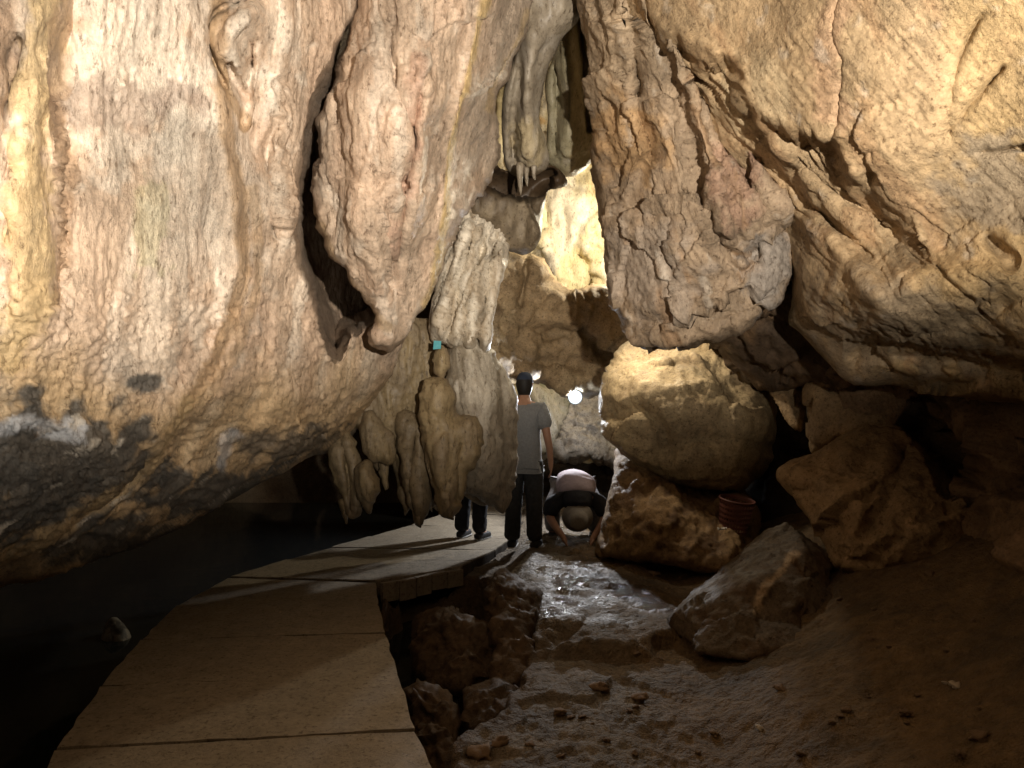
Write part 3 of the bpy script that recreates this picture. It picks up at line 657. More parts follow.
for i, (cx, y0, y1, w, Yd) in enumerate([(384, 448, 486, 6, 6.3), (406, 488, 514, 5, 6.4), (430, 492, 510, 4, 6.35), (345, 500, 523, 4, 6.25)]):
    S.append(('stalactite', [(cx - w, y0), (cx + w, y0), (cx + w * .8, y0 + (y1 - y0) * .5), (cx + 1.5, y1), (cx - 1, y1 - 1), (cx - w * .7, y0 + (y1 - y0) * .6)], [(cx - w, y0, Yd), (cx + w, y0, Yd), (cx, y1, Yd)], (.05, .08, w),
        col_col, ['small brown stalactite tip just left of the long brown stalactite', 'tiny dark tip hanging just behind the long brown stalactite', 'tiny dark tip between the long brown and the thick yellowish stalactites', 'thin tip under the leftmost blade, over the dark water'][i], 181 + 2 * i, ()))
for nm, pts, ctrl, rnd, cf, lab, sd, ft in S:
    o = relief(nm, pts, ctrl, M_smooth, (lambda x, y, p, cf=cf: cf(x, y, p) * .85) if sd in (161, 167, 169, 171, 173) else cf, feats=ft, layers=LST, round_=rnd, ang=.35, step=1.3, seed=sd, jag=5)  # mass and left stalactites: their shading put into a darker colour
    tag(o, lab, 'stalactite' if nm == 'stalactite' else 'flowstone')

# ---- boulders
def col_boul(x, y, p): return mixc(mixc(base(arr((.44, .335, .19)), p, .10, 181), arr((.34, .25, .14)), sstep(fbm(p * 2.4, 4, 182) * 3)), DBROWN, sstep(fbm(p * 3, 4, 183) * 4 - 1.5) * .5)
LB = [('fbm', 1.3, .10, dict(o=3)), ('facet', 1.6, .07, dict(s=3, warp=(2, .12))), ('ridged', 3.5, .03, dict(o=4, s=5)), ('fbm', 14, .014, dict(o=4, s=8))]
o = relief('rounded_boulder', [(600, 408), (602, 385), (612, 362), (626, 344), (650, 336), (700, 334), (740, 345), (765, 372), (774, 405), (774, 440), (768, 468), (750, 486), (725, 491), (700, 490), (672, 482), (645, 466), (620, 450), (604, 432)],
    [(600, 400, 7.7), (640, 336, 8.1), (740, 345, 8.0), (774, 430, 7.6), (700, 490, 7.3), (690, 410, 7.5), (620, 450, 7.4)], M_rock, col_boul,
    feats=[('groove', [(604, 418), (640, 410), (660, 425), (665, 450)], 8, .12), ('groove', [(665, 450), (700, 440), (768, 445)], 9, .08), ('ridge', [(690, 360), (715, 352), (745, 372)], 8, .07), ('groove', [(665, 370), (700, 368), (740, 385)], 6, .05), ('groove', [(700, 375), (735, 392), (768, 390)], 6, .04),
           ('ridge', [(725, 350), (750, 368), (766, 385)], 8, .06), ('blob', 662, 362, 13, 5, .10), ('ridge', [(605, 400), (690, 395), (768, 410)], 25, .10)], layers=LB, round_=(.6, .9, 72), step=1.6, seed=185, jag=5)
tag(o, 'big rounded yellow brown boulder lit from above, in the gap under the hanging block', 'boulder')
def col_mound(x, y, p): return mixc(base(arr((.27, .175, .085)), p, .2, 191), arr((.15, .09, .045)), sstep(fbm(p * 6, 4, 192) * 3))
o = relief('mud_mound', [(609, 500), (614, 475), (618, 446), (640, 448), (690, 470), (740, 486), (760, 520), (745, 560), (715, 572), (670, 566), (630, 560), (596, 556), (600, 530)],
    [(600, 445, 8.1), (690, 478, 7.9), (740, 490, 7.5), (760, 550, 6.6), (600, 553, 7.1), (680, 565, 6.5), (660, 500, 7.0)], M_mud, col_mound, layers=[('fbm', 2, .10, {}), ('ridged', 6, .05, dict(o=5)), ('fbm', 20, .02, {})], round_=(.30, .8, 40), step=1.8, seed=195)
tag(o, 'rough brown mud and rubble mound carrying the rounded boulder', 'mound')
R = [('rock_slab', [(770, 388), (800, 384), (806, 410), (802, 432), (788, 425), (776, 405)], [(770, 388, 6.9), (806, 400, 6.8), (795, 430, 6.7)], (.12, .4, 12), 'narrow upright rock slab behind the gap right of the rounded boulder'),
     ('rock_slab', [(806, 385), (840, 378), (880, 395), (890, 430), (860, 455), (836, 445), (812, 452), (806, 420)], [(806, 385, 6.3), (885, 395, 5.9), (860, 450, 6.0), (812, 450, 6.2)], (.15, .5, 20), 'upright brown rock slab behind the pointed boulder'),
     ('pointed_boulder', [(777, 472), (792, 462), (815, 455), (838, 440), (862, 428), (884, 418), (905, 430), (925, 455), (950, 480), (968, 510), (968, 560), (900, 575), (840, 572), (822, 540), (812, 518), (797, 500), (784, 488)],
      [(778, 472, 5.7), (884, 420, 5.7), (965, 520, 5.1), (840, 560, 5.1), (880, 500, 5.15)], (.25, .7, 40), 'pointed brown boulder with a sharp corner jutting left, on the right hand slope')]
for i, (nm, pts, ctrl, rnd, lab) in enumerate(R):
    o = relief(nm, pts, ctrl, M_rock, lambda x, y, p: mixc(base(arr((.34, .23, .12)), p, .12, 201 + i), DBROWN, sstep(fbm(p * 4, 4, 205) * 3 - .8) * .6),
        feats=[('ridge', [(778, 474), (820, 470), (870, 440)], 10, .08), ('groove', [(905, 440), (890, 500), (860, 540)], 8, .08)] if i == 2 else (),
        layers=[('facet', 2.0, .13, dict(warp=(2, .1))), ('ridged', 5, .03, dict(s=3)), ('fbm', 16, .012, dict(s=6))], round_=rnd, ang=.6, step=1.8, seed=211 + i)
    tag(o, lab, 'boulder' if i == 2 else 'rock')
o = relief('gap_shade_rock', [(735, 395), (790, 390), (835, 400), (860, 470), (840, 545), (780, 560), (735, 540), (725, 470)], [(735, 395, 8.6), (835, 400, 7.6), (840, 545, 6.9), (735, 540, 7.9)], M_rock,  # near-black backing added to stand in for the gap's shade
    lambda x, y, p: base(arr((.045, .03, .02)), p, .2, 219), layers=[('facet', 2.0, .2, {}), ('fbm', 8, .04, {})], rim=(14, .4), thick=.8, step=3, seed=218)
tag(o, 'nearly black backing added as shade at the back of the gap right of the rounded boulder', 'rock')
o = relief('pale_rock', [(104, 628), (112, 618), (122, 622), (130, 636), (133, 655), (122, 664), (106, 660), (101, 645)], [(104, 628, 6.1), (130, 636, 6.1), (115, 660, 6.0)], M_smooth,
    lambda x, y, p: mixc(base(arr((.28, .26, .22)), p, .15, 261), DGREY, sstep(fbm(stretch(p, UP, .2) * 12, 3, 262) * 4)), layers=[('ridged', 7, .03, dict(axis=UP, k=.3)), ('fbm', 20, .01, {})], round_=(.06, .1, 12), step=1.5, seed=263)
tag(o, 'small pale streaked rock standing in the black water left of the walkway', 'rock')
o = relief('cave_side_wall', [(835, 372), (900, 372), (1000, 385), (1330, 400), (1330, 760), (1150, 650), (1024, 580), (960, 560), (900, 560), (860, 470)],
    [(835, 372, 5.9), (1000, 390, 4.9), (1330, 400, 3.0), (1330, 720, 2.3), (1024, 560, 4.2), (900, 560, 5.4), (960, 450, 5.5)], M_rock,
    lambda x, y, p: mixc(base(arr((.22, .14, .075)), p, .15, 221), DBROWN, sstep(fbm(p * 2, 4, 222) * 3)),
    feats=[('pit', [(935, 440), (985, 430), (1000, 480), (960, 500), (940, 480)], 20, .4), ('blob', 1000, 470, 25, 40, .2)],
    layers=[('facet', 1.6, .20, dict(warp=(2, .1))), ('ridged', 4, .05, dict(s=3)), ('fbm', 16, .015, dict(s=6))], thick=1.2, step=3, seed=225)
tag(o, 'dark brown lower cave wall at the right edge, behind the pointed boulder', 'cave wall')
def hull_rock(name, pts, mat, colf, layers, seed, cuts=5):
    bm = bmesh.new()
    for q in pts: bm.verts.new(P(*q))
    r = bmesh.ops.convex_hull(bm, input=bm.verts)
    bmesh.ops.delete(bm, geom=[g for g in r['geom_interior'] + r['geom_unused'] if isinstance(g, bmesh.types.BMVert)], context='VERTS')
    for _ in range(cuts): bmesh.ops.subdivide_edges(bm, edges=bm.edges[:], cuts=1, use_grid_fill=True)
    bmesh.ops.recalc_face_normals(bm, faces=bm.faces[:]); bm.normal_update()
    for _ in range(2): bmesh.ops.smooth_vert(bm, verts=bm.verts[:], factor=.5, use_axis_x=True, use_axis_y=True, use_axis_z=True)
    bm.normal_update()
    v = np.array([k.co for k in bm.verts]); n = np.array([k.normal for k in bm.verts]); bm.verts.index_update()
    f = [[k.index for k in q.verts] for q in bm.faces]; bm.free()
    v = v + n * displace_value(v, layers, seed)[:, None]
    px = v[:, 0] / v[:, 1] * F + CX; py = CY - (v[:, 2] - H) / v[:, 1] * F
    return link_mesh(name, v, f, mat, None, colf(px, py, v), True, (float(v[:, 0].mean()), float(v[:, 1].mean()), float(v[:, 2].min())))
o = hull_rock('slab_boulder', [(668, 618, 5.15), (678, 636, 4.95), (702, 652, 4.62), (748, 660, 4.45), (800, 648, 4.45), (838, 606, 4.85), (828, 556, 5.25), (792, 523, 5.75), (768, 530, 5.8), (722, 566, 5.75), (690, 612, 4.95), (750, 586, 4.90), (806, 548, 5.15),
    (690, 630, 6.0), (800, 560, 6.4), (835, 620, 6.0), (760, 660, 5.8)], M_mud,
    lambda x, y, p: mixc(mixc(base(arr((.115, .082, .05)), p, .15, 231), DBROWN * .8, sstep(fbm(p * 4, 4, 232) * 3)), arr((.34, .24, .14)), along(x, y, p, [(795, 555), (778, 575), (760, 592), (758, 610)], 5, 1.1, 233)),
    [('facet', 3, .05, dict(warp=(3, .05), off=.1)), ('ridged', 6, .015, dict(s=3)), ('fbm', 16, .012, dict(s=6))], 235)
tag(o, 'dark tilted slab of rock lying on the mud slope, in front of the red basket', 'boulder')
RB = [([(486, 600), (490, 580), (500, 570), (512, 574), (524, 582), (538, 590), (541, 610), (534, 640), (530, 668), (520, 690), (500, 700), (488, 680), (492, 650), (488, 625)], [(500, 572, 5.7), (540, 600, 5.5), (520, 690, 4.6), (490, 680, 4.7)], (.16, .4, 18), 'dark upright rock at the right edge of the pit'),
      ([(414, 630), (424, 614), (440, 608), (462, 614), (484, 620), (500, 640), (498, 665), (480, 690), (450, 694), (425, 690), (412, 665)], [(424, 612, 5.6), (490, 620, 5.3), (480, 690, 4.9), (415, 670, 5.3)], (.15, .3, 18), 'reddish brown rock in the middle of the pit'),
      ([(470, 690), (495, 680), (515, 690), (512, 712), (480, 730), (462, 720)], [(470, 690, 4.5), (515, 690, 4.4), (480, 730, 4.1)], (.10, .25, 14), 'small brown rock low in the pit, below the upright one'),
      ([(405, 690), (430, 684), (455, 700), (462, 735), (450, 775), (425, 780), (412, 740)], [(410, 690, 4.7), (455, 700, 4.5), (430, 775, 4.1)], (.12, .3, 14), 'brown rock at the bottom of the pit beside the walkway edge')]
for i, (pts, ctrl, rnd, lab) in enumerate(RB):
    o = relief('rubble_rock', pts, ctrl, M_mud, lambda x, y, p: mixc(base(arr((.085, .054, .030)), p, .2, 241 + i), DBROWN * .5, sstep(fbm(p * 5, 4, 245) * 3)),
        layers=[('fbm', 4, .06, {}), ('facet', 4, .07, dict(warp=(3, .08), s=2)), ('ridged', 9, .03, dict(s=3)), ('fbm', 24, .012, dict(s=6))], round_=rnd, step=1.6, seed=251 + i, jag=5)
    tag(o, lab, 'rock')

# =================================================================== GROUND
PIT = smooth_poly([(-1.05, 6.25), (-.8, 6.6), (-.46, 6.72), (-.15, 6.5), (.18, 5.95), (.14, 4.9), (.02, 4.1), (-.2, 3.75), (-.27, 3.4), (-.1, 3.0), (-.1, 2.4), (-1.0, 2.2), (-1.2, 4.0)], 5)
LEFT = np.array([(-1.9, -6), (-1.75, 2.5), (-2.1, 3.4), (-2.3, 4.6), (-2.35, 5.6), (-2.25, 6.4), (-1.7, 7.4), (-1.1, 8.6), (-.8, 9.8), (-.8, 14)])
def ground_z(X, Y):
    p = np.stack([X, Y, X * 0], 1)
    xs = np.interp(Y, [0, 2.5, 4, 5.5, 7, 9], [.75, .9, 1.05, 1.25, 1.4, 1.7])
    s = np.maximum(0, X - xs + .15 * fbm(p * 1.2, 3, 301))
    z = .48 * s ** 1.15 * np.interp(Y, [0, 3, 6, 9], [.8, .9, .8, .6])
    z += .10 * sstep((Y - 4.75 - .55 * fbm(p * 1.6, 4, 302)) / .16) * sstep((X + .1) / .3) * sstep((1.5 - X) / .4) - .10
    rocky = sstep((1.2 - X) / .6)
    z += rocky * (.022 * facet(p * 2.2 + .12 * fbm(p * 3, 3, 7)[:, None], 303) + .022 * ridged(p * 5, 5, 304) + .010 * ridged(p * 13, 4, 310)) + .03 * fbm(p * 2.5, 4, 305) + .010 * fbm(p * 14, 4, 306) + (1 - rocky) * .014 * ridged(p * 7, 4, 309)
    d = poly_dist(X, Y, PIT)[0]; ins = inside(X, Y, PIT)
    w = np.where(ins, d, -d) + .10 * fbm(p * 4, 4, 307)
    z -= sstep(w / .22) * (1.0 + .25 * fbm(p * 3, 3, 308))
    xl = np.interp(Y, LEFT[:, 1], LEFT[:, 0])
    z -= sstep((xl + .35 - X) / .35) * 1.2
    # solid ground under the walkway stays below the slabs
    under = sstep((X - xl) / .2) * sstep((np.interp(Y, [2.5, 6.2, 6.7, 8, 10, 14], [-.1, -1.05, -.45, -.05, .15, .15]) - X) / .12) * (Y < 10)
    z -= under * .22
    return z
rowsY = np.concatenate([np.arange(-6, 2.2, .12), np.exp(np.arange(math.log(2.2), math.log(12), .0055))])
U = np.concatenate([np.arange(-1.6, -.62, .03), np.arange(-.62, .78, .0036), np.arange(.78, 2.0, .03)])
W = np.maximum(rowsY, 2.6)
GX = (U[None] * W[:, None]).ravel(); GY = np.repeat(rowsY, len(U))
GZ = ground_z(GX, GY)
gv = np.stack([GX, GY, GZ], 1)
nr, nc = len(rowsY), len(U); cell = np.arange(nr * nc).reshape(nr, nc)
gf = np.stack([cell[:-1, :-1].ravel(), cell[:-1, 1:].ravel(), cell[1:, 1:].ravel(), cell[1:, :-1].ravel()], 1).tolist()
gp = np.stack([GX, GY, GX * 0], 1)
gc = mixc(base(arr((.150, .094, .042)), gp, .2, 311), arr((.095, .062, .030)), sstep(fbm(gp * 1.5, 4, 312) * 3))
rock_t = sstep((.95 - GX + .5 * fbm(gp * 1.3, 4, 313)) / .5)
gc = mixc(gc, mixc(base(arr((.17, .135, .095)), gp, .2, 314), arr((.09, .065, .04)), sstep(fbm(gp * 3, 4, 315) * 3)), rock_t * .85)
pit_d = poly_dist(GX, GY, PIT)[0]
gc = mixc(gc, arr((.08, .048, .024)), np.where(inside(GX, GY, PIT), 1.0, np.exp(-pit_d / .1)) * .8)  # pit's shade put into the floor colour, fading past its rim
def wetmask(X, Y):
    p = np.stack([X, Y, X * 0], 1)
    nn_ = fbm(p * 1.4, 4, 325); a = np.maximum(sstep((Y - 4.9 + .9 * nn_) / .7) * sstep((9.0 - Y) / .6) * sstep((X + .10 + .35 * nn_) / .45) * sstep((1.40 + .7 * nn_ - X) / .6), 0.10 * sstep((Y - 3) / .4) * sstep((4.7 - Y) / .3) * sstep((1.1 - X) / .4))
    return np.clip(a * (.70 + 1.7 * fbm(p * 3.5, 5, 321)), 0, 1)
gw = wetmask(GX, GY)
mat, nt, b = new_mat('wet cave floor'); M_ground = mat
N_, L_ = nt.nodes, nt.links
at = N_.new('ShaderNodeAttribute'); at.attribute_name = 'Col'
aw = N_.new('ShaderNodeAttribute'); aw.attribute_name = 'Wet'
geo = N_.new('ShaderNodeNewGeometry')
def nz_(sc, det, r=.65):
    n = N_.new('ShaderNodeTexNoise'); n.inputs['Scale'].default_value = sc; n.inputs['Detail'].default_value = det; n.inputs['Roughness'].default_value = r
    L_.new(geo.outputs['Position'], n.inputs['Vector']); return n
n1 = nz_(14, 9); n2 = nz_(60, 6); n3 = nz_(22, 4)
mr = N_.new('ShaderNodeMapRange'); mr.inputs['From Min'].default_value = .3; mr.inputs['From Max'].default_value = .7; mr.inputs['To Min'].default_value = .6; mr.inputs['To Max'].default_value = 1.35
L_.new(n1.outputs['Fac'], mr.inputs['Value'])
sc_ = N_.new('ShaderNodeVectorMath'); sc_.operation = 'SCALE'; L_.new(at.outputs['Color'], sc_.inputs[0]); L_.new(mr.outputs[0], sc_.inputs['Scale']); L_.new(sc_.outputs[0], b.inputs['Base Color'])
rr = N_.new('ShaderNodeMapRange'); rr.inputs['To Min'].default_value = .85; rr.inputs['To Max'].default_value = .10
L_.new(aw.outputs['Fac'], rr.inputs['Value']); L_.new(rr.outputs[0], b.inputs['Roughness'])
b.inputs['Specular IOR Level'].default_value = .45
bu1 = N_.new('ShaderNodeBump'); bu1.inputs['Distance'].default_value = .07; bu2 = N_.new('ShaderNodeBump'); bu2.inputs['Distance'].default_value = .006
L_.new(n3.outputs['Fac'], bu1.inputs['Height']); L_.new(n2.outputs['Fac'], bu2.inputs['Height']); L_.new(bu1.outputs[0], bu2.inputs['Normal']); L_.new(bu2.outputs[0], b.inputs['Normal'])
ground = link_mesh('ground', gv, gf, mat, None, gc)
a = ground.data.color_attributes.new('Wet', 'FLOAT_COLOR', 'POINT'); a.data.foreach_set('color', np.repeat(gw.astype(np.float32), 4))
tag(ground, 'brown muddy cave floor with wet shiny rock in the middle and a pit beside the walkway', kind='structure')

# ---- water
m, nt, b = new_mat('still black water')
b.inputs['Base Color'].default_value = (.020, .022, .022, 1); b.inputs['Roughness'].default_value = .06; b.inputs['Specular IOR Level'].default_value = .5; b.inputs['IOR'].default_value = 1.33
n = nt.nodes.new('ShaderNodeTexNoise'); n.inputs['Scale'].default_value = 2.2; n.inputs['Detail'].default_value = 3
g = nt.nodes.new('ShaderNodeNewGeometry'); nt.links.new(g.outputs['Position'], n.inputs['Vector'])
bu = nt.nodes.new('ShaderNodeBump'); bu.inputs['Distance'].default_value = .01; bu.inputs['Strength'].default_value = .4
nt.links.new(n.outputs['Fac'], bu.inputs['Height']); nt.links.new(bu.outputs[0], b.inputs['Normal'])
water = link_mesh('water', [(-12, -6, -.42), (-1.3, -6, -.42), (-.3, 2.5, -.42), (-.55, 13, -.42), (-12, 13, -.42)], [(0, 1, 2, 3, 4)], m, None, None, False)
tag(water, 'still black water beside the walkway under the overhanging wall', kind='structure')

# ---- walkway of concrete slabs
def slab(bm, quad, th, rnd, z0=0.0):
    pts = []
    k = len(quad)
    for i in range(k):
        a, c = Vector(quad[i]), Vector(quad[(i + 1) % k]); n = max(3, int((c - a).length / .09))
        for j in range(n):
            q = a.lerp(c, j / n); e = (c - a).normalized(); nn = Vector((-e.y, e.x))
            pts.append(q + nn * rnd.uniform(-.013, .006))
    cx = sum((p.x for p in pts)) / len(pts); cy = sum((p.y for p in pts)) / len(pts)
    tx, ty = rnd.uniform(-.006, .006), rnd.uniform(-.006, .006); dz = z0 + rnd.uniform(-.008, .008)
    zf = lambda p: dz + (p.x - cx) * tx + (p.y - cy) * ty
    top = [bm.verts.new((p.x + (cx - p.x) * .004, p.y + (cy - p.y) * .004, zf(p))) for p in pts]
    mid = [bm.verts.new((p.x, p.y, zf(p) - .014 - rnd.uniform(0, .006))) for p in pts]
    bot = [bm.verts.new((p.x, p.y, zf(p) - th)) for p in pts]
    bm.faces.new(top); bm.faces.new(bot[::-1])
    n = len(pts)
    for i in range(n):
        j = (i + 1) % n
        bm.faces.new((mid[i], mid[j], top[j], top[i])); bm.faces.new((bot[i], bot[j], mid[j], mid[i]))
rnd = random.Random(5)
pairs = [((-1.45, 1.6), (.05, 1.75)), ((-1.78, 2.55), (-.17, 2.7)), ((-2.07, 3.36), (-.45, 3.55)), ((-2.25, 4.05), (-.64, 4.25)), ((-2.40, 4.80), (-.83, 4.95)), ((-2.50, 5.55), (-1.0, 5.6)), ((-2.42, 6.35), (-1.12, 6.22))]
bm = bmesh.new()
def shrink(q, g=.016):
    c = sum((Vector(p) for p in q), Vector((0, 0))) / len(q)
    return [tuple(Vector(p) + (c - Vector(p)).normalized() * g) for p in q]
for (l0, r0), (l1, r1) in zip(pairs, pairs[1:]): slab(bm, shrink([l0, r0, r1, l1]), .13, rnd)
far = [[(-2.42, 6.37), (-1.12, 6.24), (-.47, 6.72), (-.36, 6.95), (-2.12, 6.98)], [(-2.12, 7.0), (-.36, 6.97), (-.16, 7.4), (-1.84, 7.52)], [(-1.84, 7.54), (-.16, 7.42), (-.02, 7.95), (-1.55, 8.05)],
       [(-1.55, 8.07), (-.02, 7.97), (.10, 8.6), (-1.2, 8.7)], [(-1.2, 8.72), (.10, 8.62), (.2, 9.4), (-.9, 9.5)], [(-.9, 9.52), (.2, 9.42), (.25, 10.6), (-.8, 10.6)]]
for q in far: slab(bm, shrink(q, .014), .13, rnd)
A, B = Vector((-1.10, 6.20)), Vector((-.47, 6.69)); e = (B - A).normalized(); nn = Vector((e.y, -e.x))
for i in range(5):
    a, c = A.lerp(B, i / 5), A.lerp(B, (i + 1) / 5)
    slab(bm, shrink([a + nn * .05, c + nn * .05, c + nn * .004, a + nn * .004], .003), .15 + rnd.uniform(-.02, .02), rnd, -.004)
bmesh.ops.triangulate(bm, faces=[f for f in bm.faces if len(f.verts) > 4])
M_conc = rock_mat('worn concrete', .55, .9, .3, .28, (6, .02), (70, .006))
me = bpy.data.meshes.new('walkway'); bm.to_mesh(me); bm.free()
co = np.array([v.co for v in me.vertices])
a = me.color_attributes.new('Col', 'FLOAT_COLOR', 'POINT'); c4 = np.ones((len(co), 4), np.float32)
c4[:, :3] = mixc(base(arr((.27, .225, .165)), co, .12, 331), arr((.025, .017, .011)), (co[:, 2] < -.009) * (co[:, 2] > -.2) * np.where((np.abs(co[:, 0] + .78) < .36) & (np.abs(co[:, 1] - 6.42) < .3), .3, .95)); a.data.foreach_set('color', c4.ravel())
me.materials.append(M_conc); walk = bpy.data.objects.new('walkway', me); COL.objects.link(walk)
tag(walk, 'worn concrete slab walkway bending to the right over the water', kind='structure')

# ---- the rest of the cave, all round
bm = bmesh.new(); bmesh.ops.create_icosphere(bm, subdivisions=6, radius=1)
sv = np.array([v.co for v in bm.verts]); sf = [[v.index for v in f.verts][::-1] for f in bm.faces]; bm.free()
nz = fbm(sv * 3, 4, 341) * .10 + fbm(sv * 10, 4, 342) * .03
sv = sv * (1 + nz)[:, None] * np.array([9.5, 11.5, 6.5]) + np.array([0, 4.0, .8])
shell = link_mesh('cave_terrain', sv, sf, M_rock, None, mixc(base(arr((.17, .125, .08)), sv, .15, 343), DBROWN, sstep(fbm(sv * .8, 4, 344) * 2)))
tag(shell, 'dark brown rock of the cave closing in all round', kind='structure')
# =================================================================== PEOPLE
def eval_mesh(o, name):
    dg = bpy.context.evaluated_depsgraph_get(); dg.update()
    me = bpy.data.meshes.new_from_object(o.evaluated_get(dg)); me.name = name
    return me

def skin(name, pts, edges, mat, parent, sub=2, root=0, extra=None, folds=0.0):
    """one continuous surface grown over a skeleton: pts = [(x, y, z, r) or (x, y, z, rx, ry)]"""
    me = bpy.data.meshes.new(name); me.from_pydata([p[:3] for p in pts], edges, [])
    o = bpy.data.objects.new(name, me); COL.objects.link(o)
    md = o.modifiers.new('Skin', 'SKIN'); md.use_smooth_shade = True
    sv = me.skin_vertices[0].data
    for i, p in enumerate(pts):
        sv[i].radius = (p[3], p[4] if len(p) > 4 else p[3]); sv[i].use_root = (i == root)
    if sub:
        s = o.modifiers.new('Sub', 'SUBSURF'); s.levels = sub; s.render_levels = sub
    m2 = eval_mesh(o, name)
    if folds:
        v = np.array([k.co for k in m2.vertices]); nn = np.array([k.normal for k in m2.vertices])
        q = v * np.array([9, 9, 7]) + .6 * np.stack([fbm(v * 5, 2, 501), fbm(v * 5, 2, 502), fbm(v * 5, 2, 503)], 1)
        v = v + nn * (folds * (ridged(q, 3, 505) + .6 * fbm(v * 4, 2, 506)))[:, None]
        m2.vertices.foreach_set('co', v.ravel()); m2.update()
    bpy.data.objects.remove(o); bpy.data.meshes.remove(me)
    if extra:
        bm = bmesh.new(); bm.from_mesh(m2)
        for fn in extra: fn(bm)
        bm.to_mesh(m2); bm.free()
    m2.polygons.foreach_set('use_smooth', [True] * len(m2.polygons))
    m2.materials.clear(); m2.materials.append(mat)
    r = bpy.data.objects.new(name, m2); COL.objects.link(r); r.parent = parent
    return r

def head_maker(pos, rot, s=1.0):
    """head about 0.23 m high with nose, brow, eye hollows, mouth and ears"""
    def fn(bm):
        t = bmesh.new(); bmesh.ops.create_icosphere(t, subdivisions=4, radius=1)
        for v in t.verts:
            x, y, z = v.co; w = 1.0 - .22 * max(0, -z) ** 1.2
            X, Y, Z = x * .076 * w, y * .097 * (1 - .10 * max(0, -z)), z * .118
            f = max(0, y)
            Y += .022 * math.exp(-(x / .16) ** 2 - ((z + .12) / .17) ** 2) * f          # nose
            Y += .006 * math.exp(-((z - .22) / .10) ** 2 - (x / .5) ** 2) * f            # brow
            for sx in (-.36, .36): Y -= .010 * math.exp(-((x - sx) / .15) ** 2 - ((z - .05) / .09) ** 2) * f
            Y -= .005 * math.exp(-(x / .30) ** 2 - ((z + .45) / .035) ** 2) * f           # mouth
            Y += .006 * math.exp(-(x / .28) ** 2 - ((z + .54) / .08) ** 2) * f            # lip
            Y += .012 * math.exp(-(x / .3) ** 2 - ((z + .85) / .15) ** 2) * f             # chin
            e = math.exp(-((y + .05) / .16) ** 2 - (z / .22) ** 2) * (abs(x) > .85)
            X += math.copysign(.018 * e, x)                                              # ears
            v.co = (X * s, Y * s, Z * s)
        M = Matrix.Translation(pos) @ rot.to_4x4()
        vm = {v: bm.verts.new(M @ v.co) for v in t.verts}
        for f in t.faces: bm.faces.new([vm[v] for v in f.verts])
        t.free()
    return fn

class Skel:
    def __init__(s): s.p = []; s.e = []
    def chain(s, start, pts):
        last = start
        for p in pts:
            s.p.append(p); i = len(s.p) - 1
            if last is not None: s.e.append((last, i))
            last = i
        return last
def hand(sk, wrist_i, wrist, d, side, curl):
    """palm and five fingers; d = direction of the hand, side = thumb side, curl = direction the fingers bend to"""
    d, side, curl = Vector(d).normalized(), Vector(side).normalized(), Vector(curl).normalized()
    w = Vector(wrist); palm = w + d * .045
    pi = sk.chain(wrist_i, [(*palm, .026, .022)])
    for k, (off, L) in enumerate(((.030, .070), (.010, .080), (-.010, .074), (-.030, .058))):
        b = palm + d * .040 + side * off; m = b + d * L * .5 + curl * L * .12; t = m + d * L * .36 + curl * L * .32
        sk.chain(pi, [(*b, .0095), (*m, .0085), (*t, .007)])
    b = w + d * .03 + side * .035; m = b + d * .03 + side * .012; t = m + d * .03 + curl * .008
    sk.chain(pi, [(*b, .011), (*m, .0095), (*t, .0075)])

M_skin = plain_mat('skin', (.36, .20, .13), .55, .08, 40, .001)
M_grey = plain_mat('grey cotton', (.20, .205, .21), .9, .12, 60, .003)
M_trous = plain_mat('dark trousers', (.035, .036, .038), .85, .25, 30, .004)
M_black = plain_mat('black cloth', (.012, .012, .014), .85, .25, 30, .004)
M_shoe = plain_mat('dark shoe', (.03, .03, .032), .6, .2, 30, .002)
M_sole = plain_mat('pale sole', (.35, .34, .32), .7, .1, 30, .001)
M_cap = plain_mat('navy cap', (.025, .035, .06), .85, .1, 60, .002)
M_pink = plain_mat('pale pink cotton', (.25, .20, .21), .85, .08, 40, .003)
M_hat = plain_mat('pale hat', (.19, .17, .14), .8, .12, 40, .003)
M_hair = plain_mat('black hair', (.012, .01, .009), .6, .2, 80, .003)

def lathe(name, prof, mat, parent, seg=24, M=None, closed_top=False):
    v, f = [], []
    for r, z in prof:
        for k in range(seg):
            a = 2 * math.pi * k / seg; v.append(Vector((r * math.cos(a), r * math.sin(a), z)))
    for i in range(len(prof) - 1):
        for k in range(seg):
            f.append((i * seg + k, i * seg + (k + 1) % seg, (i + 1) * seg + (k + 1) % seg, (i + 1) * seg + k))
    if M is not None: v = [M @ p for p in v]
    return link_mesh(name, [tuple(p) for p in v], f, mat, parent)

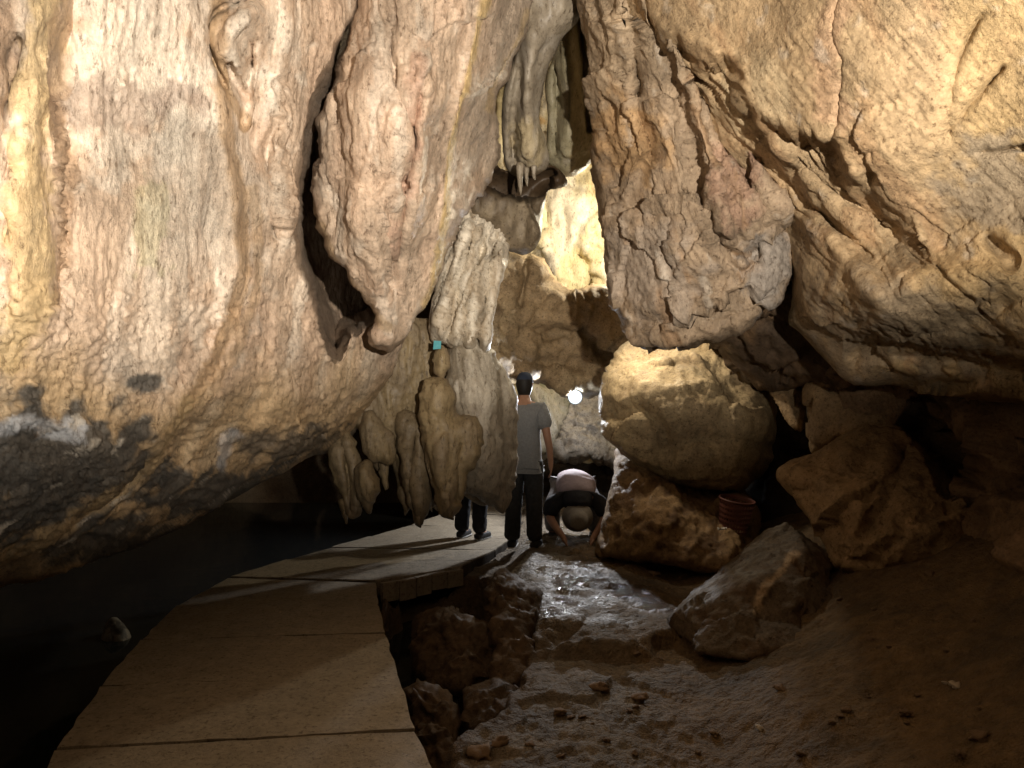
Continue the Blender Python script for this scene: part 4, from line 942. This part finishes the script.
def standing(loc, yaw, lab, shirt, trous, cap=True, lean=0.0, s=1.0):
    r = empty('person', loc); r.rotation_euler.z = yaw; r.scale = (s, s, s)
    tag(r, lab, 'person')
    sk = Skel()
    pel = sk.chain(None, [(0, 0, .94, .13, .105)])
    ch = sk.chain(pel, [(0, 0, 1.10, .125, .10), (0, .0, 1.28, .15, .11)])
    nb = sk.chain(ch, [(0, -.005, 1.42, .09, .075)])
    nk = sk.chain(nb, [(0, .01, 1.50, .055), (0, .02, 1.57, .055)])
    for sx in (-1, 1):
        w = (sx * .265, .045, .86)
        wi = sk.chain(nb, [(sx * .155, -.005, 1.405, .068), (sx * .215, -.02, 1.27, .05), (sx * .245, -.02, 1.12, .043), (sx * .26, .015, 1.0, .038), (*w, .028)])
        hand(sk, wi, w, (.02 * sx, .12, -1), (-.2 * sx, 1, 0), (-sx, .2, -.2))
        sk.chain(pel, [(sx * .095, 0, .86, .095), (sx * .10, .01, .68, .075), (sx * .105, .015, .50, .058), (sx * .11, -.02, .30, .055), (sx * .115, -.03, .10, .04), (sx * .125, .10, .045, .036)])
    skin('body', sk.p, sk.e, M_skin, r, 2, 0, [head_maker(Vector((0, .035, 1.645)), Matrix.Identity(3))])
    t = Skel()
    b0 = t.chain(None, [(0, .0, .82, .186, .152)])
    c1 = t.chain(b0, [(0, 0, .93, .185, .15), (0, 0, 1.10, .172, .14), (0, 0, 1.28, .185, .142)])
    n1 = t.chain(c1, [(0, -.005, 1.42, .10, .085)])
    for sx in (-1, 1): t.chain(n1, [(sx * .16, -.005, 1.405, .085), (sx * .205, -.015, 1.30, .078), (sx * .225, -.02, 1.19, .076)])
    skin('shirt', t.p, t.e, shirt, r, 3, 1, folds=.011)
    q = Skel(); p0 = q.chain(None, [(0, 0, .95, .15, .125)])
    for sx in (-1, 1): q.chain(p0, [(sx * .09, 0, .84, .118), (sx * .10, .01, .66, .098), (sx * .105, .012, .48, .086), (sx * .11, -.015, .28, .082), (sx * .115, -.025, .07, .084)])
    skin('trousers', q.p, q.e, trous, r, 3, 0, folds=.009)
    for sx in (-1, 1):
        sh = Skel(); sh.chain(None, [(sx * .115, -.085, .042, .040), (sx * .118, -.02, .048, .050), (sx * .125, .08, .044, .046), (sx * .132, .165, .034, .036)])
        so = skin('shoe', sh.p, sh.e, M_shoe, r, 2, 1)
        so2 = Skel(); so2.chain(None, [(sx * .115, -.095, .012, .045, .010), (sx * .12, .0, .012, .052, .010), (sx * .132, .18, .012, .045, .010)])
        skin('sole', so2.p, so2.e, M_sole, so, 1, 1)
    M = Matrix.Translation((0, .035, 1.665))
    if cap:
        c = lathe('cap', [(.001, .108), (.03, .106), (.06, .092), (.083, .06), (.092, .02), (.094, -.005), (.090, -.006)], M_cap, r, 24, M @ Matrix.Diagonal((.92, 1.13, 1, 1)))
        br = Skel(); br.chain(None, [(0, .08, 1.675, .07, .008), (0, .14, 1.668, .062, .007), (0, .18, 1.66, .045, .006)])
        skin('brim', br.p, br.e, M_cap, c, 2, 0)
    lathe('hair', [(.086, .03), (.091, 0), (.089, -.04), (.078, -.085), (.066, -.115), (.058, -.125)], M_hair, r, 24, M @ Matrix.Translation((0, -.012, 0)) @ Matrix.Diagonal((.93, 1.05, 1, 1)))
    return r
standing((.12, 7.50, .0), math.radians(-14), 'standing person seen from behind in grey t-shirt, dark trousers and dark cap', M_grey, M_trous)
standing((-.43, 7.95, .0), math.radians(-30), 'person mostly hidden behind the stalactites, only black trousers and dark shoes showing', M_black, M_black, cap=False, s=.97)

# the crouching one, bent over towards the camera with both hands at the ground
r = empty('person', (.675, 8.0, -.04)); r.scale = (1.12, 1.05, 1.0); tag(r, 'person bent double in pale pink top and pale hat, hands down at the wet floor', 'person')
sk = Skel()
pel = sk.chain(None, [(0, .22, .60, .14, .12)])
ch = sk.chain(pel, [(0, .06, .66, .13, .11), (0, -.13, .60, .15, .12)])
nb = sk.chain(ch, [(0, -.25, .50, .09, .08)])
sk.chain(nb, [(0, -.29, .44, .055), (0, -.31, .38, .055)])
for sx in (-1, 1):
    w = (sx * .14, -.40, .14)
    wi = sk.chain(nb, [(sx * .16, -.23, .51, .068), (sx * .235, -.27, .40, .05), (sx * .255, -.30, .31, .043), (sx * .20, -.36, .22, .038), (*w, .028)])
    hand(sk, wi, w, (-.35 * sx, -.1, -1), (0, -1, .1), (-sx, 0, -.3))
    sk.chain(pel, [(sx * .10, .20, .55, .095), (sx * .17, .08, .46, .08), (sx * .22, -.04, .38, .062), (sx * .21, .08, .22, .056), (sx * .20, .17, .08, .042), (sx * .215, .04, .045, .036)])
hr = Matrix.Rotation(math.radians(180), 3, 'Z') @ Matrix.Rotation(math.radians(-100), 3, 'X')
skin('body', sk.p, sk.e, M_skin, r, 2, 0, [head_maker(Vector((0, -.34, .31)), hr)])
t = Skel(); b0 = t.chain(None, [(0, .25, .59, .185, .165), (0, .06, .665, .185, .165), (0, -.11, .62, .20, .17), (0, -.20, .555, .19, .165), (0, -.27, .50, .16, .14)])
skin('shirt', t.p, t.e, M_pink, r, 3, 1, folds=.012)
t = Skel(); n1 = t.chain(None, [(0, -.17, .555, .205, .18), (0, -.23, .505, .19, .16), (0, -.28, .45, .15, .13), (0, -.315, .40, .10, .10)])
for sx in (-1, 1): t.chain(0, [(sx * .17, -.22, .505, .098), (sx * .24, -.265, .41, .085), (sx * .26, -.30, .31, .075)])
skin('sleeves', t.p, t.e, M_black, r, 3, 0, folds=.008)
q = Skel(); p0 = q.chain(None, [(0, .24, .585, .155, .14)])
for sx in (-1, 1): q.chain(p0, [(sx * .11, .19, .54, .12), (sx * .17, .08, .45, .10), (sx * .225, -.035, .37, .085), (sx * .215, .08, .22, .08), (sx * .20, .17, .09, .078)])
skin('trousers', q.p, q.e, plain_mat('grey trousers', (.16, .15, .15), .85, .15, 30, .004), r, 2, 0)
for sx in (-1, 1):
    sh = Skel(); sh.chain(None, [(sx * .20, .23, .04, .04), (sx * .20, .16, .05, .05), (sx * .215, .06, .044, .046), (sx * .225, -.02, .034, .036)])
    skin('shoe', sh.p, sh.e, M_shoe, r, 2, 1)
lathe('hat', [(.001, .100), (.05, .102), (.082, .094), (.092, .07), (.100, .03), (.106, .005), (.150, -.030), (.156, -.036), (.150, -.038), (.104, -.01)], M_hat, r, 28, Matrix.Translation((0, -.355, .31)) @ hr.to_4x4() @ Matrix.Diagonal((.92, 1.02, 1.15, 1)))

# =================================================================== SMALL THINGS
M_red = plain_mat('red plastic', (.13, .048, .036), .5, .25, 12, .002, .4)
bk = empty('plastic_basket', (1.95, 6.64, .26)); bk.rotation_euler = (math.radians(8), math.radians(5), .3)
tag(bk, 'red perforated plastic basket wedged under the right side of the rounded boulder', 'basket')
bm = bmesh.new(); Hh, R0, R1, seg = .36, .115, .15, 32
def ring(z0, z1):
    for k in range(seg):
        a0, a1 = 2 * math.pi * k / seg, 2 * math.pi * (k + 1) / seg; vs = []
        for a, z, o_ in ((a0, z0, 0), (a1, z0, 0), (a1, z1, 0), (a0, z1, 0), (a0, z0, -.006), (a1, z0, -.006), (a1, z1, -.006), (a0, z1, -.006)):
            rr_ = R0 + (R1 - R0) * z / Hh + o_; vs.append(bm.verts.new((rr_ * math.cos(a), rr_ * math.sin(a), z)))
        for f in ((0, 1, 2, 3), (7, 6, 5, 4), (0, 4, 5, 1), (3, 2, 6, 7)): bm.faces.new([vs[i] for i in f])
for i in range(9): ring(i * Hh / 8 * .96, i * Hh / 8 * .96 + .022)
for k in range(seg):
    a0 = 2 * math.pi * k / seg; w = .075; vs = []
    for z in (0, Hh):
        for da, o_ in ((0, -.001), (w, -.001), (w, -.005), (0, -.005)):
            rr_ = R0 + (R1 - R0) * z / Hh + o_; vs.append(bm.verts.new((rr_ * math.cos(a0 + da), rr_ * math.sin(a0 + da), z)))
    for f in ((0, 1, 5, 4), (1, 2, 6, 5), (2, 3, 7, 6), (3, 0, 4, 7)): bm.faces.new([vs[i] for i in f])
me = bpy.data.meshes.new('weave'); bm.to_mesh(me); bm.free(); me.materials.append(M_red)
o = bpy.data.objects.new('basket_wall', me); COL.objects.link(o); o.parent = bk
lathe('rim', [(R1 - .004, Hh), (R1 + .008, Hh), (R1 + .010, Hh + .018), (R1 - .006, Hh + .018), (R1 - .004, Hh)], M_red, bk, 32)
lathe('basket_floor', [(.001, .004), (R0, .004), (R0, .012), (.001, .012)], M_red, bk, 32)

def crumple(name, px, py, Y, s, mat, lab, cat, seed):
    v, f = [], []; n = 7; rn = random.Random(seed)
    for j in range(n):
        for i in range(n):
            v.append(((i / (n - 1) - .5) * s + rn.uniform(-.1, .1) * s, (j / (n - 1) - .5) * s * .7 + rn.uniform(-.1, .1) * s, rn.uniform(0, .35) * s))
    for j in range(n - 1):
        for i in range(n - 1): f.append((j * n + i, j * n + i + 1, (j + 1) * n + i + 1, (j + 1) * n + i))
    nv = len(v); v += [(x, y, z - .004) for x, y, z in v]; f += [tuple(nv + i for i in q[::-1]) for q in f]
    o = link_mesh(name, v, f, mat, None, None, False); o.location = P(px, py, Y)
    return tag(o, lab, cat)
def on_ground(px, py):
    """where the line of sight through a pixel meets the floor"""
    Y = np.linspace(2.2, 11, 2200); z = H - (py - CY) / F * Y; g = ground_z((px - CX) / F * Y, Y)
    k = np.argmax(g >= z); return float(Y[k])
M_paper = plain_mat('white paper', (.72, .70, .64), .8, .05, 30, .001)
M_blue = plain_mat('blue green plastic', (.05, .30, .34), .4, .1, 30, .001)
crumple('paper_scrap', 722, 530, 6.28, .07, M_paper, 'crumpled white paper scrap beside the foot of the red basket', 'litter', 3)
Yg = on_ground(672, 559)
crumple('paper_scrap', 672, 559, Yg - .02, .08, M_paper, 'white paper scrap lying on the mud at the foot of the mound', 'litter', 4)
o = link_mesh('plastic_tag', [(-.03, -.006, -.035), (.03, -.006, -.03), (.034, -.006, .03), (-.024, -.006, .035), (-.03, .006, -.035), (.03, .006, -.03), (.034, .006, .03), (-.024, .006, .035)],
    [(0, 1, 2, 3), (7, 6, 5, 4), (0, 4, 5, 1), (1, 5, 6, 2), (2, 6, 7, 3), (3, 7, 4, 0)], M_blue, None, None, False)
o.location = P(437, 345, 5.86); tag(o, 'small blue green plastic tag stuck on the column above the thick yellowish stalactite', 'tag')
# loose stones
rn = random.Random(21); proto = None
spots = [(955, 687, .035, 1), (945, 684, .02, 1), (1016, 537, .05, 1), (870, 640, .03, 0), (905, 715, .04, 0), (840, 600, .03, 0), (780, 690, .045, 0), (760, 730, .03, 1), (980, 740, .05, 0), (700, 655, .05, 0), (640, 700, .06, 0), (600, 690, .07, 0), (560, 715, .05, 0),
         (890, 560, .06, 0), (930, 575, .04, 0), (860, 548, .05, 0), (800, 755, .03, 0), (690, 560, .05, 0), (655, 575, .06, 0), (640, 560, .04, 0), (700, 600, .05, 0), (620, 545, .05, 0), (600, 548, .06, 0), (500, 745, .06, 0), (480, 758, .08, 0)]
M_stone = plain_mat('brown stone', (.20, .13, .075), .8, .25, 20, .006); M_pale = plain_mat('pale stone', (.50, .42, .32), .7, .15, 20, .004)
ms = []
for q in range(4):
    bm = bmesh.new(); bmesh.ops.create_icosphere(bm, subdivisions=3, radius=1)
    v = np.array([k.co for k in bm.verts]); d = 1 + .55 * facet(v * 1.1 + q * 9, 400 + q) + .08 * fbm(v * 4, 3, 401)
    v = v * d[:, None] * np.array([1, .8, .55])
    me = bpy.data.meshes.new('stone'); me.from_pydata(v.tolist(), [], [[k.index for k in f.verts] for f in bm.faces]); bm.free()
    me.polygons.foreach_set('use_smooth', [True] * len(me.polygons)); ms.append(me)
for k, (px, py, s, pale) in enumerate(spots):
    me = ms[k % 4].copy(); me.materials.append(M_pale if pale else M_stone)
    o = bpy.data.objects.new('stone', me); COL.objects.link(o)
    Y = on_ground(px, py); X, _, Z = P(px, py, Y); o.location = (X, Y, float(ground_z(np.array([X]), np.array([Y]))[0]) + s * .2)
    o.scale = (s * .7, s * .7, s * .6); o.rotation_euler = (rn.uniform(-.3, .3), rn.uniform(-.3, .3), rn.uniform(0, 6))
    tag(o, 'small pale stone lying on the dark mud' if pale else 'small brown stone lying on the cave floor', 'stone', 'loose pale stones on the mud' if pale else 'loose brown stones on the floor')

rn = random.Random(77)
for k in range(34):
    px, py = (rn.uniform(690, 1010), rn.uniform(600, 760)) if k < 22 else (rn.uniform(480, 680), rn.uniform(650, 760))
    me = ms[k % 4].copy(); me.materials.append(M_stone); s = rn.uniform(.010, .026)
    o = bpy.data.objects.new('stone', me); COL.objects.link(o)
    Y = on_ground(px, py); X, _, Z = P(px, py, Y); o.location = (X, Y, float(ground_z(np.array([X]), np.array([Y]))[0]) + s * .2)
    o.scale = (s, s, s * .8); o.rotation_euler = (rn.uniform(-.3, .3), rn.uniform(-.3, .3), rn.uniform(0, 6))
    tag(o, 'small brown stone lying on the cave floor', 'stone', 'loose brown stones on the floor')

# =================================================================== LAMPS
lp = empty('cave_lamp', P(575, 397, 9.1)); tag(lp, 'small bright white lamp shining at the far end of the passage', 'lamp')
m, nt, b = new_mat('lamp glass'); b.inputs['Emission Color'].default_value = (.80, .90, 1, 1); b.inputs['Emission Strength'].default_value = 90
M_metal = plain_mat('dark metal', (.05, .05, .05), .5, .1, 30, .001)
RX = Matrix.Rotation(math.radians(90), 4, 'X')
lathe('bulb', [(.001, .05), (.035, .043), (.056, .022), (.062, 0)], m, lp, 24, RX)
lathe('housing', [(.062, .004), (.088, .03), (.094, .03), (.09, -.03), (.05, -.09), (.001, -.10)], M_metal, lp, 24, RX)
lathe('cable', [(.006, -.09), (.006, -.6)], M_metal, lp, 8, RX)
def light(name, typ, loc, energy, col, size=.08, aim=None, angle=None, blend=.4):
    l = bpy.data.lights.new(name, typ); l.energy = energy; l.color = col; l.shadow_soft_size = size
    o = bpy.data.objects.new(name, l); COL.objects.link(o); o.location = loc
    if aim is not None: o.rotation_euler = (Vector(aim) - Vector(loc)).to_track_quat('-Z', 'Y').to_euler()
    if angle: l.spot_size = math.radians(angle); l.spot_blend = blend
    return o
WARM = (1, .80, .56); COOL = (.92, .95, 1)
light('flood_lamp', 'SPOT', (.85, -.9, 1.95), 2250, (1, .90, .765), .04, (.62, -.9 + .45, 1.95 + .90), 150, .42)
light('passage_lamp', 'SPOT', P(575, 397, 8.92), 225, COOL, .06, (-1.6, 6.6, -.2), 132, .45)
light('added_slab_fill', 'POINT', P(578, 428, 9.75), 5, COOL, .06)  # added fill without a fixture, brightens the grey slab
light('cleft_lamp', 'POINT', P(628, 225, 9.0), 170, (1, .88, .66), .06)
light('boulder_lamp', 'SPOT', P(618, 284, 7.15), 95, (1, .86, .66), .10, P(690, 390, 7.5), 110, .8)

# =================================================================== WORLD, CAMERA
w = bpy.data.worlds.new('World'); scn.world = w; w.use_nodes = True
w.node_tree.nodes['Background'].inputs[0].default_value = (.9, .75, .55, 1); w.node_tree.nodes['Background'].inputs[1].default_value = 0.0
cam = bpy.data.cameras.new('camera'); co_ = bpy.data.objects.new('camera', cam); COL.objects.link(co_); scn.camera = co_
co_.location = (0, 0, H); co_.rotation_euler = (math.radians(90), 0, 0); cam.sensor_width = 36; cam.lens = F / 1024 * 36; cam.clip_end = 200; cam.clip_start = .02
vs = scn.view_settings; vs.view_transform = 'Standard'; vs.look = 'None'; vs.exposure = 0; vs.gamma = 1; vs.use_curve_mapping = False
scn.cycles.use_denoising = True; scn.cycles.max_bounces = 6; scn.cycles.diffuse_bounces = 3; scn.cycles.glossy_bounces = 3
scn.cycles.sample_clamp_indirect = 4
